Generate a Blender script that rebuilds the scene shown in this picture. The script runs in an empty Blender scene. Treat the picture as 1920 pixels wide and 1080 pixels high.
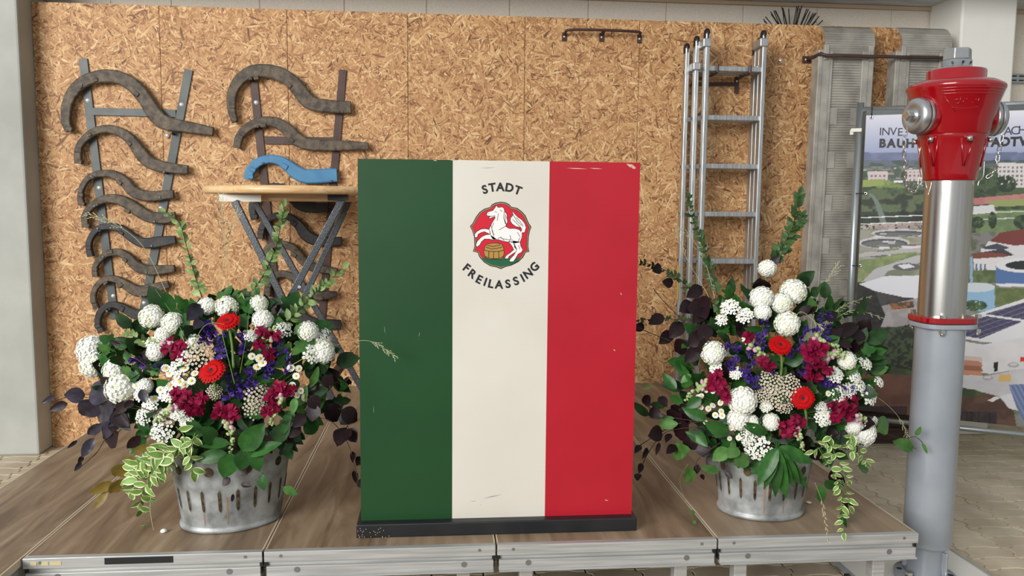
import bpy, bmesh, math, random
import numpy as np
from mathutils import Vector, Matrix, Quaternion
random.seed(7)
SC = bpy.context.scene
COL = SC.collection

# ------------------------------------------------------------------ camera
FPX, YAW, PITCH, ROLL = 1518.476, .089828, .100966, .0093856
CAMP = Vector((0, 0, 1.46))
_f = Vector((math.sin(YAW)*math.cos(PITCH), math.cos(YAW)*math.cos(PITCH), -math.sin(PITCH)))
_r0 = Vector((math.cos(YAW), -math.sin(YAW), 0)); _d0 = _f.cross(_r0)
_r = _r0*math.cos(ROLL) - _d0*math.sin(ROLL)
_d = _r0*math.sin(ROLL) + _d0*math.cos(ROLL)
cam_data = bpy.data.cameras.new('camera'); cam = bpy.data.objects.new('camera', cam_data); COL.objects.link(cam)
cam_data.sensor_width = 36; cam_data.lens = 36*FPX/1920; cam_data.clip_start = .05
cam.matrix_world = Matrix.Translation(CAMP) @ Matrix((_r, -_d, -_f)).transposed().to_4x4()
SC.camera = cam

# ------------------------------------------------------------------ world and light
SC.view_settings.view_transform = 'Standard'; SC.view_settings.look = 'None'
SC.view_settings.gamma = 1; SC.view_settings.use_curve_mapping = False
SC.view_settings.exposure = 0.0
w = bpy.data.worlds.new('daylight'); SC.world = w; w.use_nodes = True
bg = w.node_tree.nodes['Background']; bg.inputs[0].default_value = (.93, .97, 1, 1); bg.inputs[1].default_value = .52
def area(name, loc, target, sx, sy, power, col):
    l = bpy.data.lights.new(name, 'AREA'); l.shape = 'RECTANGLE'; l.size = sx; l.size_y = sy; l.energy = power; l.color = col
    o = bpy.data.objects.new(name, l); COL.objects.link(o); o.location = loc
    o.rotation_euler = (Vector(target)-Vector(loc)).to_track_quat('-Z', 'Y').to_euler()
    return o
area('gate_daylight', (-7.2, -5.6, 4.6), (.3, 3.9, 1.0), 6.2, 4.4, 1560, (1, .985, .955))

# ------------------------------------------------------------------ helpers
def ray(x, y): return _f + _r*((x-960)/FPX) + _d*((y-540)/FPX)
def at(x, y, Y=None, Z=None):
    v = ray(x, y)
    t = (Y/v.y) if Y is not None else (Z-CAMP.z)/v.z
    return CAMP + v*t
def px(n, Y): return n*Y/FPX
def proj(P):
    v = Vector(P)-CAMP; k = v.dot(_f)
    return (960+FPX*v.dot(_r)/k, 540+FPX*v.dot(_d)/k)

class MB:
    def __init__(s): s.v = []; s.f = []; s.m = []; s.s = []
    def add(s, vs, fs, mi=0, sm=False):
        o = len(s.v); s.v += [tuple(p) for p in vs]
        for f in fs: s.f.append([i+o for i in f]); s.m.append(mi); s.s.append(sm)
        return s
    def box(s, c, d, R=None, mi=0):
        c = Vector(c); hx, hy, hz = d[0]/2, d[1]/2, d[2]/2
        P = [Vector((x, y, z)) for x in (-hx, hx) for y in (-hy, hy) for z in (-hz, hz)]
        if R is not None: P = [R @ p for p in P]
        return s.add([c+p for p in P], [(0,1,3,2),(4,6,7,5),(0,4,5,1),(2,3,7,6),(0,2,6,4),(1,5,7,3)], mi)
    def bar(s, a, b, wd, dp, up=(0,-1,0), mi=0):
        a, b, up = Vector(a), Vector(b), Vector(up); t = (b-a).normalized()
        sd = t.cross(up).normalized(); u = sd.cross(t).normalized()
        q = [(sd*i*wd/2+u*j*dp/2) for i, j in ((-1,-1),(1,-1),(1,1),(-1,1))]
        return s.add([a+k for k in q]+[b+k for k in q], [(3,2,1,0),(4,5,6,7),(0,1,5,4),(1,2,6,5),(2,3,7,6),(3,0,4,7)], mi)
    def tube(s, pts, rad, n=8, mi=0, cap=True, sm=True, closed=False):
        pts = [Vector(p) for p in pts]; k = len(pts)
        rad = rad if hasattr(rad, '__len__') else [rad]*k
        vs, fs = [], []; prev = None
        for i in range(k):
            if closed: t = pts[(i+1) % k]-pts[i-1]
            else: t = pts[min(i+1, k-1)]-pts[max(i-1, 0)]
            t = t.normalized() if t.length > 1e-9 else Vector((0,0,1))
            if prev is None: a = t.orthogonal().normalized()
            else: a = (prev - t*prev.dot(t)); a = a.normalized() if a.length > 1e-6 else t.orthogonal().normalized()
            prev = a; b = t.cross(a)
            for j in range(n):
                g = 2*math.pi*j/n; vs.append(pts[i]+(a*math.cos(g)+b*math.sin(g))*rad[i])
        for i in range(k if closed else k-1):
            i2 = (i+1) % k
            for j in range(n): fs.append((i*n+j, i*n+(j+1)%n, i2*n+(j+1)%n, i2*n+j))
        s.add(vs, fs, mi, sm)
        if cap and not closed:
            o = len(s.v)-len(vs)
            s.f.append([o+j for j in reversed(range(n))]); s.m.append(mi); s.s.append(False)
            s.f.append([o+(k-1)*n+j for j in range(n)]); s.m.append(mi); s.s.append(False)
        return s
    def cyl(s, a, b, r, r2=None, n=20, mi=0, sm=True): return s.tube([a, b], [r, r if r2 is None else r2], n, mi, True, sm)
    def lathe(s, prof, c=(0,0,0), n=40, mi=0, ax=None, sy=1.0, rot=0, sm=True, start=0, sweep=2*math.pi):
        c = Vector(c); Q = Vector((0,0,1)).rotation_difference(Vector(ax)).to_matrix() if ax is not None else Matrix.Identity(3)
        vs, fs = [], []
        for r, z in prof:
            for j in range(n):
                g = 2*math.pi*j/n; x, y = r*math.cos(g), r*math.sin(g)*sy
                x, y = x*math.cos(rot)-y*math.sin(rot), x*math.sin(rot)+y*math.cos(rot)
                vs.append(c+Q @ Vector((x, y, z)))
        for i in range(len(prof)-1):
            for j in range(n): fs.append((i*n+j, i*n+(j+1)%n, (i+1)*n+(j+1)%n, (i+1)*n+j))
        return s.add(vs, fs, mi, sm)
    def prism(s, poly, vec, mi=0):
        vec = Vector(vec); n = len(poly); P = [Vector(p) for p in poly]
        s.add(P+[p+vec for p in P], [tuple(reversed(range(n))), tuple(range(n, 2*n))]+[(i, (i+1)%n, n+(i+1)%n, n+i) for i in range(n)], mi)
        return s
    def poly(s, pts, mi=0): return s.add(pts, [tuple(range(len(pts)))], mi)
    def mesh(s, name, mats):
        me = bpy.data.meshes.new(name); me.from_pydata(s.v, [], s.f)
        for m in (mats if isinstance(mats, (list, tuple)) else [mats]): me.materials.append(m)
        me.polygons.foreach_set('material_index', s.m); me.polygons.foreach_set('use_smooth', s.s)
        me.validate(); me.update(); return me
    def build(s, name, mats, parent=None, bevel=0, seg=2):
        me = s.mesh(name, mats)
        bm = bmesh.new(); bm.from_mesh(me); bmesh.ops.recalc_face_normals(bm, faces=bm.faces); bm.to_mesh(me); bm.free()
        return link(name, me, parent, bevel, seg)
def link(name, me, parent=None, bevel=0, seg=2, mat=None):
    o = bpy.data.objects.new(name, me); COL.objects.link(o)
    if parent is not None: o.parent = parent; o.matrix_parent_inverse = pinv(parent)
    if mat is not None: o.matrix_world = mat
    if bevel:
        b = o.modifiers.new('edge', 'BEVEL'); b.width = bevel; b.segments = seg; b.limit_method = 'ANGLE'; b.angle_limit = .7
    return o
def wm(o):
    return (wm(o.parent) @ o.matrix_parent_inverse @ o.matrix_basis) if o.parent else o.matrix_basis.copy()
def pinv(p): return wm(p).inverted()
def tag(o, label=None, cat=None, group=None, kind=None):
    if label: o['label'] = label
    if cat: o['category'] = cat
    if group: o['group'] = group
    if kind: o['kind'] = kind
    return o
def thing(name, loc, label, cat, group=None):
    o = bpy.data.objects.new(name, None); COL.objects.link(o); o.location = loc; o.empty_display_size = .1
    return tag(o, label, cat, group)
def place(name, me, parent, M):
    o = bpy.data.objects.new(name, me); COL.objects.link(o); o.parent = parent
    o.matrix_parent_inverse = pinv(parent); o.matrix_basis = M; return o

def catmull(P, n=6):
    P = [Vector(p) for p in P]; out = []
    for i in range(len(P)-1):
        a, b, c, d = P[max(i-1,0)], P[i], P[i+1], P[min(i+2, len(P)-1)]
        for k in range(n):
            t = k/n
            out.append(.5*((2*b)+(c-a)*t+(2*a-5*b+4*c-d)*t*t+(3*b-a-3*c+d)*t**3))
    out.append(P[-1]); return out

# ------------------------------------------------------------------ materials
def nt(name):
    m = bpy.data.materials.new(name); m.use_nodes = True
    return m, m.node_tree.nodes, m.node_tree.links, m.node_tree.nodes['Principled BSDF']
def rgba(c): return (c[0], c[1], c[2], 1)
def srgb(r, g, b): return tuple(((v/255)/12.92 if v/255 <= .04045 else ((v/255+.055)/1.055)**2.4) for v in (r, g, b))
def mat(name, col, rough=.5, metal=0, col2=None, scale=20, detail=4, bump=0, bscale=None, ramp=(.35, .65), stretch=None, objvar=0, coat=0, spec=None, sss=0):
    m, N, L, B = nt(name)
    B.inputs['Base Color'].default_value = rgba(col); B.inputs['Roughness'].default_value = rough; B.inputs['Metallic'].default_value = metal
    if coat: B.inputs['Coat Weight'].default_value = coat
    if spec is not None: B.inputs['Specular IOR Level'].default_value = spec
    src = None
    if col2 is not None or bump:
        g = N.new('ShaderNodeNewGeometry') if stretch is None else N.new('ShaderNodeTexCoord')
        vec = g.outputs['Position'] if stretch is None else g.outputs['Object']
        if stretch is not None:
            mp = N.new('ShaderNodeMapping'); mp.inputs['Scale'].default_value = stretch; L.new(vec, mp.inputs[0]); vec = mp.outputs[0]
    if col2 is not None:
        n = N.new('ShaderNodeTexNoise'); n.inputs['Scale'].default_value = scale; n.inputs['Detail'].default_value = detail; L.new(vec, n.inputs['Vector'])
        r = N.new('ShaderNodeValToRGB'); r.color_ramp.elements[0].position, r.color_ramp.elements[1].position = ramp
        r.color_ramp.elements[0].color = rgba(col); r.color_ramp.elements[1].color = rgba(col2)
        L.new(n.outputs['Fac'], r.inputs[0]); src = r.outputs[0]
    if objvar:
        oi = N.new('ShaderNodeObjectInfo'); hs = N.new('ShaderNodeHueSaturation'); mr = N.new('ShaderNodeMapRange')
        mr.inputs[3].default_value = 1-objvar; mr.inputs[4].default_value = 1+objvar
        L.new(oi.outputs['Random'], mr.inputs[0]); L.new(mr.outputs[0], hs.inputs['Value'])
        if src: L.new(src, hs.inputs['Color'])
        else: hs.inputs['Color'].default_value = rgba(col)
        src = hs.outputs[0]
    if src: L.new(src, B.inputs['Base Color'])
    if bump:
        n2 = N.new('ShaderNodeTexNoise'); n2.inputs['Scale'].default_value = bscale or scale*4; n2.inputs['Detail'].default_value = 5; L.new(vec, n2.inputs['Vector'])
        bp = N.new('ShaderNodeBump'); bp.inputs['Strength'].default_value = bump; bp.inputs['Distance'].default_value = .004
        L.new(n2.outputs['Fac'], bp.inputs['Height']); L.new(bp.outputs[0], B.inputs['Normal'])
    return m

def osb_material():
    m, N, L, B = nt('oriented_strand_board')
    g = N.new('ShaderNodeNewGeometry'); oi = N.new('ShaderNodeObjectInfo'); sp = N.new('ShaderNodeSeparateXYZ'); L.new(g.outputs['Position'], sp.inputs[0])
    ad = N.new('ShaderNodeMath'); ad.operation = 'MULTIPLY_ADD'; ad.inputs[1].default_value = 9.0; L.new(oi.outputs['Random'], ad.inputs[0]); L.new(sp.outputs['X'], ad.inputs[2])
    cb = N.new('ShaderNodeCombineXYZ'); L.new(ad.outputs[0], cb.inputs[0]); L.new(sp.outputs['Z'], cb.inputs[1])
    nz = N.new('ShaderNodeTexNoise'); nz.inputs['Scale'].default_value = 9; L.new(cb.outputs[0], nz.inputs['Vector'])
    vm = N.new('ShaderNodeVectorMath'); vm.operation = 'MULTIPLY_ADD'; vm.inputs[1].default_value = (.03, .03, 0)
    L.new(nz.outputs['Color'], vm.inputs[0]); L.new(cb.outputs[0], vm.inputs[2])
    best = shade = None
    rnd = random.Random(3)
    for i in range(9):
        mp = N.new('ShaderNodeMapping'); mp.vector_type = 'TEXTURE'
        mp.inputs['Rotation'].default_value = (0, 0, math.radians(90+ (i-4)*20+rnd.uniform(-7, 7)))
        k = (1, .75, 1.3)[i % 3]
        mp.inputs['Scale'].default_value = (.05*k, .0082*k, 1); mp.inputs['Location'].default_value = (rnd.random()*3, rnd.random()*3, 0)
        L.new(vm.outputs[0], mp.inputs[0])
        vo = N.new('ShaderNodeTexVoronoi'); vo.voronoi_dimensions = '2D'; vo.inputs['Scale'].default_value = 1; L.new(mp.outputs[0], vo.inputs['Vector'])
        sc = N.new('ShaderNodeSeparateColor'); L.new(vo.outputs['Color'], sc.inputs[0])
        if best is None: best, shade = sc.outputs[0], sc.outputs[1]; continue
        gt = N.new('ShaderNodeMath'); gt.operation = 'GREATER_THAN'; L.new(sc.outputs[0], gt.inputs[0]); L.new(best, gt.inputs[1])
        mx = N.new('ShaderNodeMix'); L.new(gt.outputs[0], mx.inputs[0]); L.new(shade, mx.inputs[2]); L.new(sc.outputs[1], mx.inputs[3])
        mm = N.new('ShaderNodeMath'); mm.operation = 'MAXIMUM'; L.new(best, mm.inputs[0]); L.new(sc.outputs[0], mm.inputs[1])
        best, shade = mm.outputs[0], mx.outputs[0]
    r = N.new('ShaderNodeValToRGB'); e = r.color_ramp.elements
    e[0].position = 0; e[0].color = rgba(srgb(108, 70, 44)); e[1].position = 1; e[1].color = rgba(srgb(228, 194, 146))
    for p, c in ((.1, srgb(148, 102, 64)), (.3, srgb(174, 126, 82)), (.55, srgb(190, 144, 96)), (.85, srgb(208, 166, 116))):
        x = e.new(p); x.color = rgba(c)
    L.new(shade, r.inputs[0]); L.new(r.outputs[0], B.inputs['Base Color'])
    B.inputs['Roughness'].default_value = .62
    bp = N.new('ShaderNodeBump'); bp.inputs['Strength'].default_value = .35; bp.inputs['Distance'].default_value = .003
    L.new(shade, bp.inputs['Height']); L.new(bp.outputs[0], B.inputs['Normal'])
    return m

def wood_material(name, c1, c2, c3, scale=2.0, rough=.55, stretch=(6, .8, 1)):
    m, N, L, B = nt(name)
    tc = N.new('ShaderNodeNewGeometry'); oi = N.new('ShaderNodeObjectInfo')
    va = N.new('ShaderNodeVectorMath'); va.operation = 'MULTIPLY_ADD'; va.inputs[1].default_value = (7, 5, 3)
    L.new(oi.outputs['Random'], va.inputs[0]); L.new(tc.outputs['Position'], va.inputs[2])
    mp = N.new('ShaderNodeMapping'); mp.inputs['Scale'].default_value = stretch; L.new(va.outputs[0], mp.inputs[0])
    n = N.new('ShaderNodeTexNoise'); n.inputs['Scale'].default_value = scale; n.inputs['Detail'].default_value = 7; n.inputs['Distortion'].default_value = 1.4; L.new(mp.outputs[0], n.inputs['Vector'])
    n2 = N.new('ShaderNodeTexNoise'); n2.inputs['Scale'].default_value = 1.1; n2.inputs['Detail'].default_value = 3; L.new(va.outputs[0], n2.inputs['Vector'])
    r = N.new('ShaderNodeValToRGB'); e = r.color_ramp.elements
    e[0].position = .3; e[0].color = rgba(c1); e[1].position = .72; e[1].color = rgba(c3); x = e.new(.5); x.color = rgba(c2)
    L.new(n.outputs['Fac'], r.inputs[0])
    mx = N.new('ShaderNodeMix'); mx.data_type = 'RGBA'; mx.blend_type = 'MIX'; L.new(r.outputs[0], mx.inputs[6]); mx.inputs[7].default_value = rgba(c3)
    mr = N.new('ShaderNodeMapRange'); mr.inputs[1].default_value = .5; mr.inputs[2].default_value = .75; mr.inputs[3].default_value = 0; mr.inputs[4].default_value = .6; L.new(n2.outputs['Fac'], mr.inputs[0])
    L.new(mr.outputs[0], mx.inputs[0]); L.new(mx.outputs[2], B.inputs['Base Color'])
    B.inputs['Roughness'].default_value = rough
    bp = N.new('ShaderNodeBump'); bp.inputs['Strength'].default_value = .12; bp.inputs['Distance'].default_value = .003; L.new(n.outputs['Fac'], bp.inputs['Height']); L.new(bp.outputs[0], B.inputs['Normal'])
    return m

M = {}
M['osb'] = osb_material()
M['deck'] = wood_material('stage_plywood', srgb(108, 88, 68), srgb(136, 114, 90), srgb(164, 144, 120), 2.2, .5)
M['concrete'] = mat('cast_concrete', srgb(160, 161, 154), .8, 0, srgb(176, 177, 170), 3, 6, .15, 60)
M['pillar'] = mat('painted_concrete', srgb(230, 228, 220), .75, 0, srgb(236, 235, 228), 2.5, 5, .12, 60)
M['woodwool'] = mat('pale_wood_wool_panel', srgb(226, 214, 196), .9, 0, srgb(244, 236, 224), 130, 5, .5, 120, (.3, .7))
M['ceiling'] = mat('grey_marbled_ceiling', srgb(186, 192, 194), .8, 0, srgb(226, 228, 226), 4, 8, .1, 50, (.3, .7), (1, 4, 1))
M['paver'] = mat('beige_paver', srgb(182, 168, 144), .85, 0, srgb(204, 192, 168), 5, 6, .25, 160, objvar=.07)
M['sand'] = mat('paver_joint_sand', srgb(66, 60, 50), .95)
M['alu'] = mat('stage_aluminium', srgb(198, 198, 196), .42, .4, srgb(172, 172, 170), 14, 5, .03, 200, stretch=(.3, 8, 8))
M['alu_ladder'] = mat('ladder_aluminium', srgb(205, 207, 206), .38, .8, srgb(168, 170, 170), 18, 5, .03, 200, stretch=(8, 8, .5))
M['alu_ramp'] = mat('ramp_aluminium', srgb(184, 180, 170), .5, .3, srgb(152, 148, 140), 9, 6, .05, 100)
M['steel'] = mat('brushed_steel', srgb(205, 203, 198), .27, 1, srgb(190, 188, 182), 4, 2, .015, 90, stretch=(20, 20, .6))
M['bright'] = mat('bright_zinc', srgb(214, 214, 210), .22, 1)
M['cast_alu'] = mat('cast_aluminium', srgb(196, 198, 198), .33, .9, srgb(180, 182, 182), 20)
M['black'] = mat('black_plastic', (.012, .012, .013), .45)
M['blackpaint'] = mat('black_paint', srgb(22, 24, 28), .45, 0, srgb(34, 34, 37), 8, 6, .05, 40)
M['grey_bar'] = mat('grey_painted_steel', srgb(72, 77, 76), .5, .2, srgb(86, 90, 88), 10)
M['brown_bar'] = mat('brown_painted_steel', srgb(66, 46, 42), .5, .2, srgb(80, 58, 52), 10)
M['iron'] = mat('old_cast_iron', srgb(64, 58, 52), .62, .2, srgb(112, 98, 80), 34, 8, .5, 70, (.35, .75))
M['iron_dark'] = mat('dark_cast_iron', srgb(44, 44, 46), .55, .3, srgb(66, 64, 62), 16, 8, .4, 60, (.35, .75))
M['blue'] = mat('worn_blue_paint', srgb(52, 116, 160), .5, 0, srgb(70, 132, 172), 9, 6, .15, 80)
M['zincpot'] = mat('weathered_zinc', srgb(124, 126, 124), .5, .4, srgb(190, 194, 194), 13, 9, .2, 50, (.36, .66))
M['rust'] = mat('rust_streak', srgb(150, 118, 92), .8)
M['soil'] = mat('dark_straw_filling', srgb(38, 30, 22), .9, 0, srgb(96, 80, 54), 60, 6, .6, 80)
M['hydgrey'] = mat('hydrant_grey_coat', srgb(158, 164, 172), .28, .1, srgb(148, 154, 162), 6, 4, coat=.35)
M['hydred'] = mat('hydrant_red_enamel', srgb(150, 2, 16), .2, 0, coat=.6)
M['white'] = mat('white_board', srgb(226, 224, 214), .5)
M['rubber'] = mat('caster_rubber', srgb(36, 38, 42), .6)
M['tubegrey'] = mat('galvanised_tube', srgb(176, 182, 184), .35, .8)
M['screw'] = mat('screw_head', srgb(225, 226, 226), .3, .6)
M['beech'] = wood_material('beech_top', srgb(204, 160, 108), srgb(222, 184, 134), srgb(232, 200, 156), 3, .35, (1, 10, 10))
M['hammer'] = mat('hammered_grey_steel', srgb(62, 66, 70), .35, .5, srgb(92, 96, 100), 160, 3, .3, 200)
M['timber'] = mat('dark_timber', srgb(52, 38, 32), .85, 0, srgb(78, 58, 48), 8, 6, .4, 40, stretch=(1, 8, 8))
M['lgreen'] = mat('lectern_green', srgb(18, 64, 28), .42, 0, srgb(21, 69, 31), 3, 5)
M['lwhite'] = mat('lectern_cream', srgb(212, 206, 194), .42, 0, srgb(218, 213, 202), 3, 5)
M['lred'] = mat('lectern_red', srgb(172, 18, 36), .42, 0, srgb(180, 23, 41), 3, 5)
M['rawwood'] = mat('bare_chipped_wood', srgb(206, 182, 156), .8)
M['ink'] = mat('black_print', (.012, .012, .014), .5)
M['cred'] = mat('crest_red', srgb(204, 18, 44), .5)
M['ctan'] = mat('crest_tan', srgb(170, 138, 100), .5)
M['cwhite'] = mat('crest_white', srgb(238, 234, 230), .5)
M['cgreen'] = mat('crest_green', srgb(18, 92, 56), .5)
M['cgold'] = mat('crest_gold', srgb(176, 134, 62), .5)
M['cshade'] = mat('crest_grey_hatching', srgb(150, 146, 146), .5)
M['tape'] = mat('old_yellow_tape', srgb(196, 184, 140), .7)
M['cap'] = mat('grey_plug', srgb(128, 128, 124), .5, .5)
M['seam'] = mat('pale_edge_strip', srgb(206, 192, 168), .6)
M['yellow'] = mat('yellow_sticker', srgb(226, 180, 40), .5)

# ------------------------------------------------------------------ the room
ZS = .36               # stage deck height
OSBY = 4.95            # front of the strand board wall
WALLY = 5.25
def struct(o): o['kind'] = 'structure'; return o
fl = struct(MB().box((.5, 1.2, -.06), (12, 8.6, .1)).build('floor', M['sand']))
# interlocking pavers, .206 x .104
PW, PH = .2057, .1043
lp = [(0,0),(.18,0),(.32,.014),(.68,.014),(.82,0)]
sp_ = [(0,0),(.28,0),(.42,.02),(.78,.02),(.92,0)]
def paver_outline(g=.0022):
    o = []
    o += [(t*PW, k) for t, k in lp]
    o += [(PW+k, t*PH) for t, k in sp_]
    o += [(t*PW, PH+k) for t, k in reversed(lp)][:-1] if False else [(PW, PH)] + [(t*PW, PH+k) for t, k in reversed(lp[1:])]
    o += [(0, PH)] + [(k, t*PH) for t, k in reversed(sp_[1:])]
    cx, cy = PW/2, PH/2
    return [(x-cx, y-cy) for x, y in o]
def paver_mesh(mb, ox, oy):
    o = paver_outline(); n = len(o)
    sx, sy = 1-.005/PW, 1-.005/PH; tx, ty = 1-.0115/PW, 1-.0115/PH
    vs = [(ox+x*sx, oy+y*sy, -.03) for x, y in o]+[(ox+x*sx, oy+y*sy, -.005) for x, y in o]+[(ox+x*tx, oy+y*ty, 0) for x, y in o]
    fs = [(i, (i+1)%n, n+(i+1)%n, n+i) for i in range(n)]+[(n+i, n+(i+1)%n, 2*n+(i+1)%n, 2*n+i) for i in range(n)]+[tuple(range(2*n, 3*n))]
    mb.add(vs, fs)
pme = None
cand = []
for i in range(-30, 26):
    for j in range(-28, 24):
        x = 2.335+i*PW; y = 3.14+j*PH
        if y > 5.2 or y < .3 or x < -4.6 or x > 5.6: continue
        u, v = proj((x, y, 0)) if y > .8 else (-999, 9999)
        vis = -60 < u < 1985 and v < 1110
        under = -1.69 < x < 1.6 and y > 3.25
        a = 1/(max(y, .2))**2
        cand.append((not (vis and not under), -a, x, y))
cand.sort()
field = MB(); n_ind = 0
_mb = MB(); paver_mesh(_mb, 0, 0); pme = _mb.mesh('paver', M['paver'])
for bad, a, x, y in cand:
    if not bad and n_ind < 298:
        o = bpy.data.objects.new('paver', pme); COL.objects.link(o); o.parent = fl; o.location = (x, y, random.uniform(-.0012, .0012)); n_ind += 1
    elif y > 1.2: paver_mesh(field, x, y)
tag(field.build('paver_field', M['paver'], fl), kind='stuff')

wb = struct(MB().box((1.2, WALLY+.1, 1.45), (9.6, .2, 2.95)).build('wall_back', M['concrete']))
# pale panels above and beside the strand boards
edges = [at(x, 12, WALLY).x for x in (-200, -60, 90, 210, 323, 488, 646, 800, 955, 1102, 1248, 1392, 1531, 1670)]
edges += [edges[-1]+.42*k for k in range(1, 6)]
for a, b in zip(edges[:-1], edges[1:]):
    MB().box(((a+b)/2, WALLY-.008, 2.14), (b-a-.0025, .02, 1.29)).build('wall_panel', M['woodwool'], wb, .002, 1)
    if a > 3: MB().box(((a+b)/2, WALLY-.008, .74), (b-a-.0025, .02, 1.47)).build('wall_panel', M['pillar'], wb, .002, 1)
# strand boards
seams = [-2.305, -1.606, -.886, -.187, .510, 1.208, 1.915, 2.62, 3.0]
wo = thing('wall_strand_board', (0, OSBY, 0), None, None); struct(wo)
for a, b in zip(seams[:-1], seams[1:]):
    MB().box(((a+b)/2, OSBY+.011, 1.293), (b-a-.0028, .022, 2.586)).build('osb_panel', M['osb'], wo, .0008, 1)
MB().box((.35, OSBY+.06, 2.55), (5.3, .07, .06)).build('batten', M['rawwood'], wo)
MB().box((.35, OSBY+.06, .05), (5.3, .07, .06)).build('batten', M['rawwood'], wo)
struct(MB().box((-3.05, 4.95, 1.4), (1.49, .32, 2.8)).build('pillar_left', M['concrete'], None, .012))
struct(MB().box((3.395, 5.05, 1.4), (.362, .34, 2.8)).build('pillar_right', M['pillar'], None, .012))
struct(MB().box((.8, 4.95, 2.86), (10, .9, .15)).build('ceiling', M['ceiling']))
struct(MB().box((0.8, WALLY-.03, 2.772), (8.5, .035, .022)).build('trim_1', M['rawwood']))
struct(MB().box((5.9, 2.4, 1.4), (.2, 5.8, 2.9)).build('wall_right', M['concrete']))
# perforated cable tray right of the pillar
tr = thing('cable_tray', (4.1, WALLY-.05, 2.34), 'pale blue perforated metal rail on the wall right of the pillar', 'rail')
MB().box((4.3, WALLY-.035, 2.34), (1.4, .03, .06)).build('channel', M['tubegrey'], tr, .003)
for k in range(8):
    for dz in (-.014, .014): MB().box((3.72+k*.05, WALLY-.052, 2.34+dz), (.03, .006, .008)).build('slot', M['black'], tr)

# ------------------------------------------------------------------ stage modules
SF = 2.535             # front edge of the stage
def stage_module(x0, x1, y0, y1, label, front=True):
    t = thing('stage_module', ((x0+x1)/2, (y0+y1)/2, 0), label, 'stage', 'stage modules')
    g = .003
    MB().box(((x0+x1)/2, (y0+y1)/2+.008, ZS-.008), (x1-x0-2*g-.008, y1-y0-.02, .016)).build('deck_board', M['deck'], t)
    # edge strips of the frame, flush with the deck
    for xx in (x0+g+.002, x1-g-.002):
        MB().box((xx, (y0+y1)/2, ZS-.012), (.004, y1-y0, .0245)).build('edge_strip', M['seam'], t)
    MB().box(((x0+x1)/2, y1-.02, ZS-.05), (x1-x0-2*g, .03, .066)).build('rear_rail', M['alu'], t)
    if front:
        MB().box(((x0+x1)/2, y0+.006, ZS-.016), (x1-x0-2*g, .024, .0335)).build('upper_profile', M['alu'], t, .0015)
        MB().box(((x0+x1)/2, y0+.022, ZS-.041), (x1-x0-2*g-.012, .022, .02)).build('profile_groove', M['alu'], t)
        MB().box(((x0+x1)/2, y0+.010, ZS-.0655), (x1-x0-2*g-.012, .030, .033)).build('lower_profile', M['alu'], t, .0015)
        MB().box(((x0+x1)/2, y0+.004, ZS-.083), (x1-x0-2*g-.012, .038, .004)).build('profile_lip', M['alu'], t)
        for k, xx in enumerate((x0+.055, x1-.055)):
            MB().cyl((xx, y0-.004, ZS-.013), (xx, y0-.0075, ZS-.013), .0052, n=14).build('rivet', M['cap'], t)
            s = x0+.105 if k == 0 else x1-.105
            MB().cyl((s, y0-.002, ZS-.06), (s, y0-.0065, ZS-.06), .0095, n=18).build('plug', M['cap'], t)
        for xx in (x0+.008, x1-.008):
            MB().box((xx, y0+.014, ZS-.043), (.010, .02, .016)).build('coupler', M['black'], t)
            MB().box((xx, y0+.012, ZS-.064), (.006, .022, .018)).build('coupler', M['black'], t)
    for xx in (x0+.105, x1-.105):
        for yy in (y0+.075, y1-.08):
            MB().box((xx, yy, (ZS-.08)/2), (.045, .045, ZS-.08)).build('leg', M['alu'], t, .003)
    for xx in (x0+.03, x1-.03): MB().box((xx, (y0+y1)/2, ZS-.05), (.03, y1-y0-.06, .06)).build('side_rail', M['alu'], t)
    return t
sx = [-1.287, -.557, .185, .925, 1.632]
labs = ['front stage module under the flower pot left of the lectern', 'stage module left of centre, under the green half of the lectern',
        'stage module right of centre, under the red half of the lectern', 'stage module under the flower pot beside the grey hydrant pipe']
mods = []
for i in range(4): mods.append(stage_module(sx[i], sx[i+1], SF, 4.915, labs[i]))
stage_module(-1.687, -1.287, 1.3, 4.915, 'leftmost stage module, running past the others towards the viewer', False)
# marks on the front rail of the first module
MB().box((at(262, 1050, SF).x, SF-.0066, ZS-.014), (px(124, SF), .0012, .021)).build('black_tape', M['ink'], mods[0])
for a, b in ((59, 70), (79, 92), (96, 116)):
    MB().box((at((a+b)/2, 1056, SF).x, SF-.0066, ZS-.016), (px(b-a, SF), .0012, .012)).build('tape_remnant', M['tape'], mods[0])

# ------------------------------------------------------------------ lectern
PY = 2.652
lx0, lx1 = -.261, .660
lz0, lz1 = .406, 1.606
lt = thing('lectern', (.2, 2.85, ZS), 'tall lectern painted green, cream and red with town crest, on a black plinth', 'lectern')
MB().box((.1985, 2.842, ZS+.0238), (.945, .45, .0465)).build('plinth', M['blackpaint'], lt, .004)
b1, b2 = .043, .3585
for nm, a, b, m in (('green_stripe', lx0, b1, 'lgreen'), ('white_stripe', b1, b2, 'lwhite'), ('red_stripe', b2, lx1, 'lred')):
    MB().box(((a+b)/2, PY+.01, (lz0+lz1)/2), (b-a, .02, lz1-lz0)).build(nm, M[m], lt)
for xx, m in ((lx0+.01, 'lgreen'), (lx1-.01, 'lred')):
    MB().box((xx, PY+.2, (lz0+lz1)/2), (.02, .36, lz1-lz0)).build('side_panel', M[m], lt)
MB().box(((lx0+lx1)/2, PY+.2, 1.10), (lx1-lx0-.04, .34, .02)).build('shelf', M['beech'], lt)
MB().box(((lx0+lx1)/2, PY+.215, 1.50), (lx1-lx0-.04, .36, .02), Matrix.Rotation(-.28, 3, 'X')).build('reading_board', M['beech'], lt)
ws = bpy.data.objects['white_stripe']
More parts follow.
